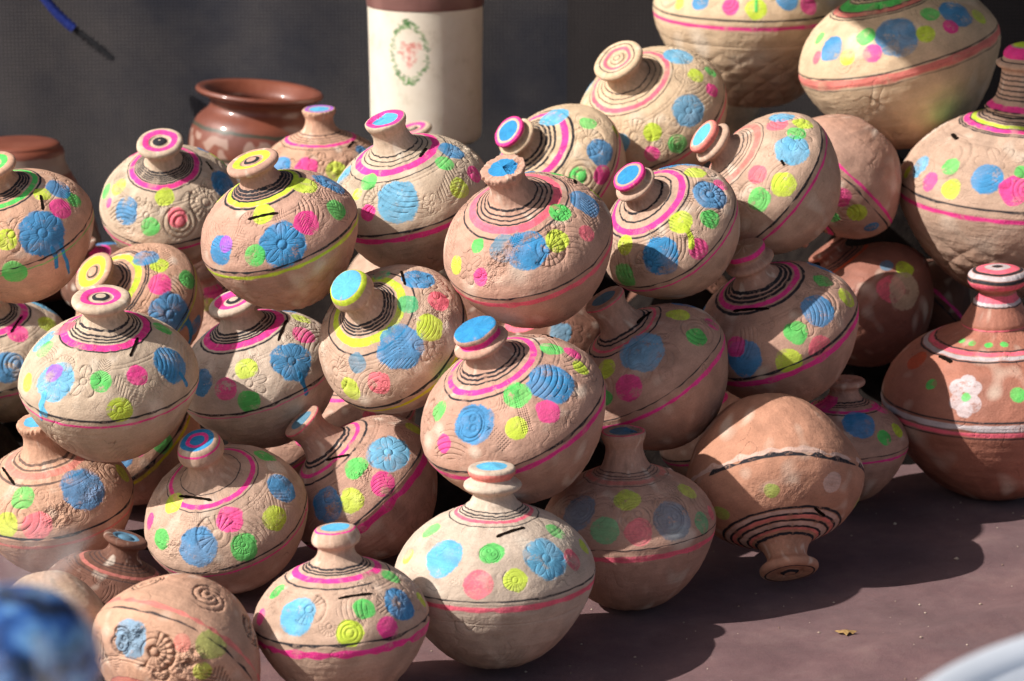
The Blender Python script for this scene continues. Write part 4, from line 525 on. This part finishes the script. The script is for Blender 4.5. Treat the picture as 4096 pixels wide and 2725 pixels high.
# glazed red bowl with a thrown rim
def redware(name, prof, label, loc, tilt, bands, rim, gloss):
    m, t, b = nodes(name + "_glaze"); nn = noise(t, 9, 4, .6)
    red = ramp(t, nn, [(.3, (.14, .036, .02)), (.6, (.22, .062, .034)), (.8, (.28, .10, .06))])
    z = zc(t, 2); add = node(t, "ShaderNodeMath", operation='MULTIPLY_ADD'); t.links.new(noise(t, 26, 3, .5), add.inputs[0]); add.inputs[1].default_value = .010; t.links.new(z, add.inputs[2])
    c = red
    for z0, z1, cc, blotch in bands:
        lo = node(t, "ShaderNodeMapRange", interpolation_type='SMOOTHSTEP'); lo.inputs[1].default_value = z0 - .002; lo.inputs[2].default_value = z0 + .002; t.links.new(add.outputs[0], lo.inputs[0])
        hi = node(t, "ShaderNodeMapRange", interpolation_type='SMOOTHSTEP'); hi.inputs[1].default_value = z1 + .002; hi.inputs[2].default_value = z1 - .002; t.links.new(add.outputs[0], hi.inputs[0])
        f = node(t, "ShaderNodeMath", operation='MULTIPLY'); t.links.new(lo.outputs[0], f.inputs[0]); t.links.new(hi.outputs[0], f.inputs[1]); o = f.outputs[0]
        if blotch:
            k = node(t, "ShaderNodeMapRange"); k.inputs[1].default_value = .50; k.inputs[2].default_value = .56; t.links.new(noise(t, blotch, 1, .3), k.inputs[0]); f2 = node(t, "ShaderNodeMath", operation='MULTIPLY'); t.links.new(o, f2.inputs[0]); t.links.new(k.outputs[0], f2.inputs[1]); o = f2.outputs[0]
        c = mixc(t, o, c, cc)
    t.links.new(c, b.inputs["Base Color"]); b.inputs["Roughness"].default_value = .5; b.inputs["Coat Weight"].default_value = gloss; b.inputs["Coat Roughness"].default_value = .12; bump(t, b, noise(t, 60, 3), .002, .35)
    root = empty(name, loc); root.rotation_euler = tilt; body = lathe('body', prof, m, root, wob=.01, seed=2); lathe('rim', rim, m, root, wob=.01, seed=2); tag(root, label, 'bowl' if 'bowl' in name else 'jar'); return root
redware('glazed_bowl', [(0, -.135), (.05, -.135), (.078, -.118), (.108, -.065), (.114, -.02), (.104, .015), (.085, .035), (.082, .046), (.086, .055), (.078, .055), (.074, .04), (.09, 0), (.09, -.05), (.05, -.09), (0, -.09)],
        "glossy red-brown bowl with wide rim and white patches behind the heap", (-.437, 4.46, .349), (R_(0), R_(5), 0), [(-.030, .004, (.36, .22, .17), 42), (-.10, -.038, (.60, .47, .40), 0), (.010, .016, (.05, .05, .03), 0), (-.036, -.031, (.05, .05, .03), 0)],
        [(.086, .055), (.095, .058), (.104, .061), (.108, .066), (.104, .071), (.094, .069), (.083, .06), (.078, .055)], .5)
redware('clay_jar', [(.066, -.004), (.074, -.014), (.076, -.035), (.088, -.06), (.112, -.11), (.128, -.17), (.124, -.21), (.10, -.245), (.0, -.25)],
        "out-of-focus upturned red jar with cream band and zigzag, behind the pot with green ring", (-.80, 4.2, .375), (0, 0, 0), [(-.045, -.014, (.32, .23, .18), 0), (-.16, -.09, (.3, .2, .15), 22)],
        [(0, 0), (.05, .001), (.064, -.001), (.068, -.005), (.066, -.010)], .1)
# white jar with a painted wreath and heart
em = np.ones((512, 1024, 4), np.float32); em[..., :3] = lin((236, 226, 210)); re_ = np.random.RandomState(8); yy, xx = np.mgrid[0:512, 0:1024].astype(np.float32)
def dab(cx, cy, a, bq, rot, c, al=1.0):
    x0, x1, y0, y1 = int(max(cx - a - 3, 0)), int(min(cx + a + 3, 1023)), int(max(cy - a - 3, 0)), int(min(cy + a + 3, 511)); X = xx[y0:y1, x0:x1] - cx; Y = yy[y0:y1, x0:x1] - cy
    u = X * math.cos(rot) + Y * math.sin(rot); v = -X * math.sin(rot) + Y * math.cos(rot); m_ = sat((1 - (u / a) ** 2 - (v / bq) ** 2) * 1.6)[..., None] * al * .75; em[y0:y1, x0:x1, :3] = em[y0:y1, x0:x1, :3] * (1 - m_) + lin(c) * m_
EX, EY = 748, 358
for i in range(150):
    a = re_.rand() * 6.2832; rr_ = re_.uniform(.88, 1.12); cx, cy = EX + math.sin(a) * 52 * rr_, EY + math.cos(a) * 100 * rr_
    dab(cx, cy, re_.uniform(7, 11), re_.uniform(3, 5), re_.rand() * 3.14, [(110, 150, 96), (140, 175, 120), (84, 124, 80)][re_.randint(3)], .75)
for i in range(8): dab(EX + re_.uniform(-14, 14), EY + 112 + re_.uniform(-8, 10), 11, 5, re_.rand() * 3, (64, 118, 60)); dab(EX + re_.uniform(-18, 14), EY - 112 + re_.uniform(-8, 8), 9, 4, re_.rand() * 3, (86, 140, 76))
for i in range(120):
    a = re_.rand() * 6.2832; q = math.sqrt(re_.rand()); hx = 33 * q * math.sin(a) ** 3 * 1.1; hy = 3.6 * q * (13 * math.cos(a) - 5 * math.cos(2 * a) - 2 * math.cos(3 * a)); dab(EX + hx, EY + hy, re_.uniform(5, 9), re_.uniform(4, 7), re_.rand() * 3, [(226, 150, 138), (240, 190, 178), (208, 116, 108), (244, 210, 198)][re_.randint(4)], .7)
eimg = bpy.data.images.new("wreath_paint", 1024, 512, alpha=True, float_buffer=True); eimg.colorspace_settings.name = 'Non-Color'; eimg.pixels.foreach_set(em.ravel()); eimg.update()
m, t, b = nodes("white_jar_glaze"); tx = node(t, "ShaderNodeTexImage", image=eimg, interpolation='Cubic'); t.links.new(mixc(t, 1, tx.outputs[0], ramp(t, noise(t, 26, 7, .7), [(.28, (.74, .70, .64)), (.42, (.93, .91, .88)), (.7, (1, 1, 1))]), 'MULTIPLY'), b.inputs["Base Color"])
b.inputs["Roughness"].default_value = .45; bump(t, b, noise(t, 30, 3), .001, .4)
VX, VY, VZ = -.1455, 4.42, .337
root = tag(empty('white_jar', (VX, VY, VZ)), "tall white jar with brown top band, green leaf wreath and pink heart", 'jar'); root.rotation_euler = (0, 0, R_(-8))
lathe('body', [(.0, 0), (.07, 0), (.086, .004), (.093, .014), (.0945, .04), (.095, .12), (.0965, .21), (.097, .232)], m, root, n=10).data.uv_layers[0]
bd = root.children[0].data; co = np.empty(len(bd.vertices) * 3); bd.vertices.foreach_get('co', co); co = co.reshape(-1, 3); li = np.empty(len(bd.loops), int); bd.loops.foreach_get('vertex_index', li)
uvs = np.empty(len(bd.loops) * 2); bd.uv_layers[0].data.foreach_get('uv', uvs); uvs = uvs.reshape(-1, 2); uvs[:, 1] = co[li, 2] / .234; uvs[:, 0] = np.mod(uvs[:, 0] + .5 - .75, 1.0) if False else uvs[:, 0]; bd.uv_layers[0].data.foreach_set('uv', uvs.ravel())
m2, t, b = nodes("brown_band_glaze"); t.links.new(ramp(t, noise(t, 25, 4), [(.3, (.17, .075, .066)), (.7, (.25, .12, .105))]), b.inputs["Base Color"]); b.inputs["Roughness"].default_value = .35
lathe('top_band', [(.097, .232), (.0985, .236), (.100, .27), (.098, .30), (.085, .32), (.06, .33), (.0, .335)], m2, root, n=8)

# ---------------------------------------------------------------- blue cord with a frayed end, hung on the net
def tube(name, pts, rad, mat, parent=None, nu=10):
    P = [Vector(p) for p in pts]; vs = []
    for i, p in enumerate(P):
        d = (P[min(i + 1, len(P) - 1)] - P[max(i - 1, 0)]).normalized(); a = d.cross(Vector((0, 1, .2))).normalized(); c = d.cross(a); r = rad[i] if hasattr(rad, '__len__') else rad
        for j in range(nu): q = 2 * math.pi * j / nu; vs.append(p + (a * math.cos(q) + c * math.sin(q)) * r)
    return mesh_obj(name, vs, grid_faces(len(P), nu, True), mat, parent)
mb, t, b = nodes("blue_cord_plastic"); b.inputs["Base Color"].default_value = (.010, .03, .24, 1); b.inputs["Roughness"].default_value = .5; bump(t, b, noise(t, 200, 3), .003, .8)
mk, t, b = nodes("frayed_dark_cord"); b.inputs["Base Color"].default_value = (.018, .018, .022, 1); b.inputs["Roughness"].default_value = .95
root = tag(empty('hanging_cord', (-.80, 4.80, .477)), "blue cord with dark frayed end hanging in front of the net", 'cord')
def bez(a, bq, c, n): a, bq, c = map(Vector, (a, bq, c)); return [a * (1 - s) ** 2 + bq * 2 * s * (1 - s) + c * s * s for s in np.linspace(0, 1, n)]
tube('blue_cord', bez((-.085, -.01, .12), (-.05, 0, .04), (.0, 0, 0), 16), .0088, mb, root)
tube('frayed_end', bez((0, 0, 0), (.03, 0, -.02), (.068, 0, -.055), 16), .0052, mk, root)
rf = random.Random(3); vs = []; fs = []
for i in range(260):
    s = rf.random(); p = Vector((.068 * s, 0, -.055 * s)); d = Vector((rf.uniform(-1, 1), rf.uniform(-.6, .6), rf.uniform(-1, 1))).normalized() * rf.uniform(.008, .016); w = Vector((-d.z, 0, d.x)).normalized() * .0011; o = len(vs); vs += [p - w, p + w, p + d]; fs.append((o, o + 1, o + 2))
tag(mesh_obj('loose_fibres', vs, fs, mk, root, False), kind='stuff')

# ---------------------------------------------------------------- dry leaf scrap on the cloth
ml, t, b = nodes("dry_leaf"); t.links.new(ramp(t, noise(t, 300, 3), [(.3, (.20, .11, .04)), (.7, (.45, .28, .10))]), b.inputs["Base Color"]); b.inputs["Roughness"].default_value = .7
out = [(-.017, .003), (-.010, .007), (-.002, .005), (.004, .010), (.012, .008), (.019, .002), (.012, .001), (.006, -.002), (.001, -.009), (-.004, -.003), (-.010, -.001)]
vs = [(0, .002, .010)] + [(x, y, .003 + .005 * abs(math.sin(x * 260))) for x, y in out]; fs = [(0, i + 1, (i + 1) % len(out) + 1) for i in range(len(out))]
o = mesh_obj('dry_leaf', vs, fs, ml, None, False); o.location = (.399, 2.965, cloth_height(.399, 2.965) + wrinkle(.399, 2.965) - .0058); so = o.modifiers.new("thickness", 'SOLIDIFY'); so.thickness = .0006; o.scale = (.75, .75, .75)
tag(o, "torn yellow-brown scrap of dry leaf lying alone on the sunlit cloth", 'leaf')

# crumbs of clay and grit fallen from the pots
rf = random.Random(9); vs = []; fs = []
for i in range(420):
    x, y = rf.uniform(-.1, 1.3), rf.uniform(2.45, 3.6); s_ = rf.uniform(.0006, .0022) if rf.random() < .9 else rf.uniform(.002, .004); z = wrinkle(x, y) - .004 + s_ * .4; o = len(vs)
    for a, b_, c_ in ((1, 0, 0), (-1, 0, 0), (0, 1, 0), (0, -1, 0), (0, 0, 1), (0, 0, -1)): vs.append((x + a * s_ * rf.uniform(.6, 1.3), y + b_ * s_ * rf.uniform(.6, 1.3), z + c_ * s_ * .7))
    fs += [(o + a, o + b_, o + c_) for a, b_, c_ in ((0, 2, 4), (2, 1, 4), (1, 3, 4), (3, 0, 4), (2, 0, 5), (1, 2, 5), (3, 1, 5), (0, 3, 5))]
mc, t, b = nodes("clay_crumb"); t.links.new(ramp(t, noise(t, 40, 2), [(.4, (.25, .16, .12)), (.6, (.5, .4, .32))]), b.inputs["Base Color"]); b.inputs["Roughness"].default_value = .95
tag(mesh_obj('clay_crumbs', vs, fs, mc, None, False), "scattered clay crumbs and grit on the plum cloth", kind='stuff')

# ---------------------------------------------------------------- near, out-of-focus things: blue wrapped vase, white tub
mg, t, b = nodes("blue_glaze"); t.links.new(ramp(t, noise(t, 24, 4, .6, dist=1.5), [(.36, (.008, .012, .010)), (.46, (.012, .03, .10)), (.54, (.03, .11, .36)), (.60, (.16, .34, .58)), (.68, (.012, .03, .08))]), b.inputs["Base Color"]); b.inputs["Roughness"].default_value = .3; b.inputs["Coat Weight"].default_value = .5
mgr, t, b = nodes("dark_green_glaze"); t.links.new(ramp(t, noise(t, 30, 3, .5), [(.4, (.01, .02, .015)), (.6, (.04, .09, .05)), (.75, (.25, .2, .15))]), b.inputs["Base Color"]); b.inputs["Roughness"].default_value = .3
root = tag(empty('blue_vase', (-.272, 1.345, -.034)), "blurred blue and dark green glazed vase wrapped in clear film, nearest the camera", 'vase')
lathe('foot', [(0, 0), (.05, 0), (.055, .01), (.04, .05), (.025, .2), (.022, .5), (.0275, .5746)], mgr, root)
lathe('belly', [(0.0275, 0.5746), (0.0397, 0.5975), (0.0473, 0.628), (0.0443, 0.6509), (0.032, 0.6677), (0.0153, 0.6753), (0.0, 0.6768)], mg, root)
mw, t, b = nodes("clear_film"); b.inputs["Base Color"].default_value = (.9, .9, .9, 1); b.inputs["Roughness"].default_value = .12; b.inputs["Alpha"].default_value = .08; bump(t, b, noise(t, 28, 5, .7), .02, 1)
g = [(0.029, 0.5809), (0.0443, 0.5981), (0.0534, 0.621), (0.0511, 0.6439), (0.0382, 0.6599), (0.0183, 0.6697), (0.0259, 0.6839), (0.042, 0.7011)]
fw = lathe('film_wrap', g, mw, root, 64); rw = np.random.RandomState(2)
for v in fw.data.vertices: a = math.atan2(v.co.y, v.co.x); k = 1 + .10 * math.sin(a * 7 + v.co.z * 60) + .06 * math.sin(a * 13 + v.co.z * 31); v.co.x *= k; v.co.y *= k
mt, t, b = nodes("white_enamel"); t.links.new(ramp(t, noise(t, 6, 4), [(.3, (.50, .53, .58)), (.7, (.62, .65, .70))]), b.inputs["Base Color"]); b.inputs["Roughness"].default_value = .35
root = tag(empty('white_bin', (.500, 1.284, -.02)), "blurred tall white lidded bin in the bottom corner, nearest the camera", 'bin')
root.scale = (1, 1, .935)
lathe('tub_wall', [(.0, 0), (.24, 0), (.25, .01), (.28, .35), (.298, .585), (0, .585)], mt, root, nu=160, n=6)
lathe('lip', [(.296, .585), (.304, .583), (.312, .590), (.313, .600), (.304, .606), (.292, .600), (.290, .590), (.296, .585)], mt, root, nu=160, n=6)
lathe('lid', [(.291, .592), (.280, .596), (.272, .591), (.20, .594), (.19, .600), (.10, .603), (.0, .604)], mt, root, nu=160, n=6)

# ---------------------------------------------------------------- unseen stall awning, added to keep the high sky off the wares
ma, t, b = nodes("awning_canvas"); t.links.new(ramp(t, noise(t, 4, 4), [(.3, (.07, .055, .05)), (.7, (.11, .09, .08))]), b.inputs["Base Color"]); b.inputs["Roughness"].default_value = .9
mp, t, b = nodes("pole_wood"); t.links.new(ramp(t, noise(t, 30, 4), [(.3, (.12, .07, .04)), (.7, (.24, .15, .09))]), b.inputs["Base Color"]); b.inputs["Roughness"].default_value = .8
root = tag(empty('shade_awning', (0, 0, 0)), "unseen dark canvas stall awning on wooden poles, added to shade the heap", 'awning'); vs = []
for i in range(30):
    for j in range(40):
        y = 2.35 + 2.8 * i / 29; x0 = -.53 - .25 * (y - 3.28); x = x0 + (2.3 - x0) * j / 39; vs.append((x, y, 1.62 + .03 * math.sin(x * 5 + y) + .02 * math.sin(y * 7)))
aw = mesh_obj('canopy', vs, grid_faces(30, 40, False), ma, root); so = aw.modifiers.new("thickness", 'SOLIDIFY'); so.thickness = .003
for x, y in ((-.93, 5.1), (2.2, 2.4), (2.2, 5.1)): tube('pole', [(x, y, z) for z in (-.02, .8, 1.66)], .02, mp, root)
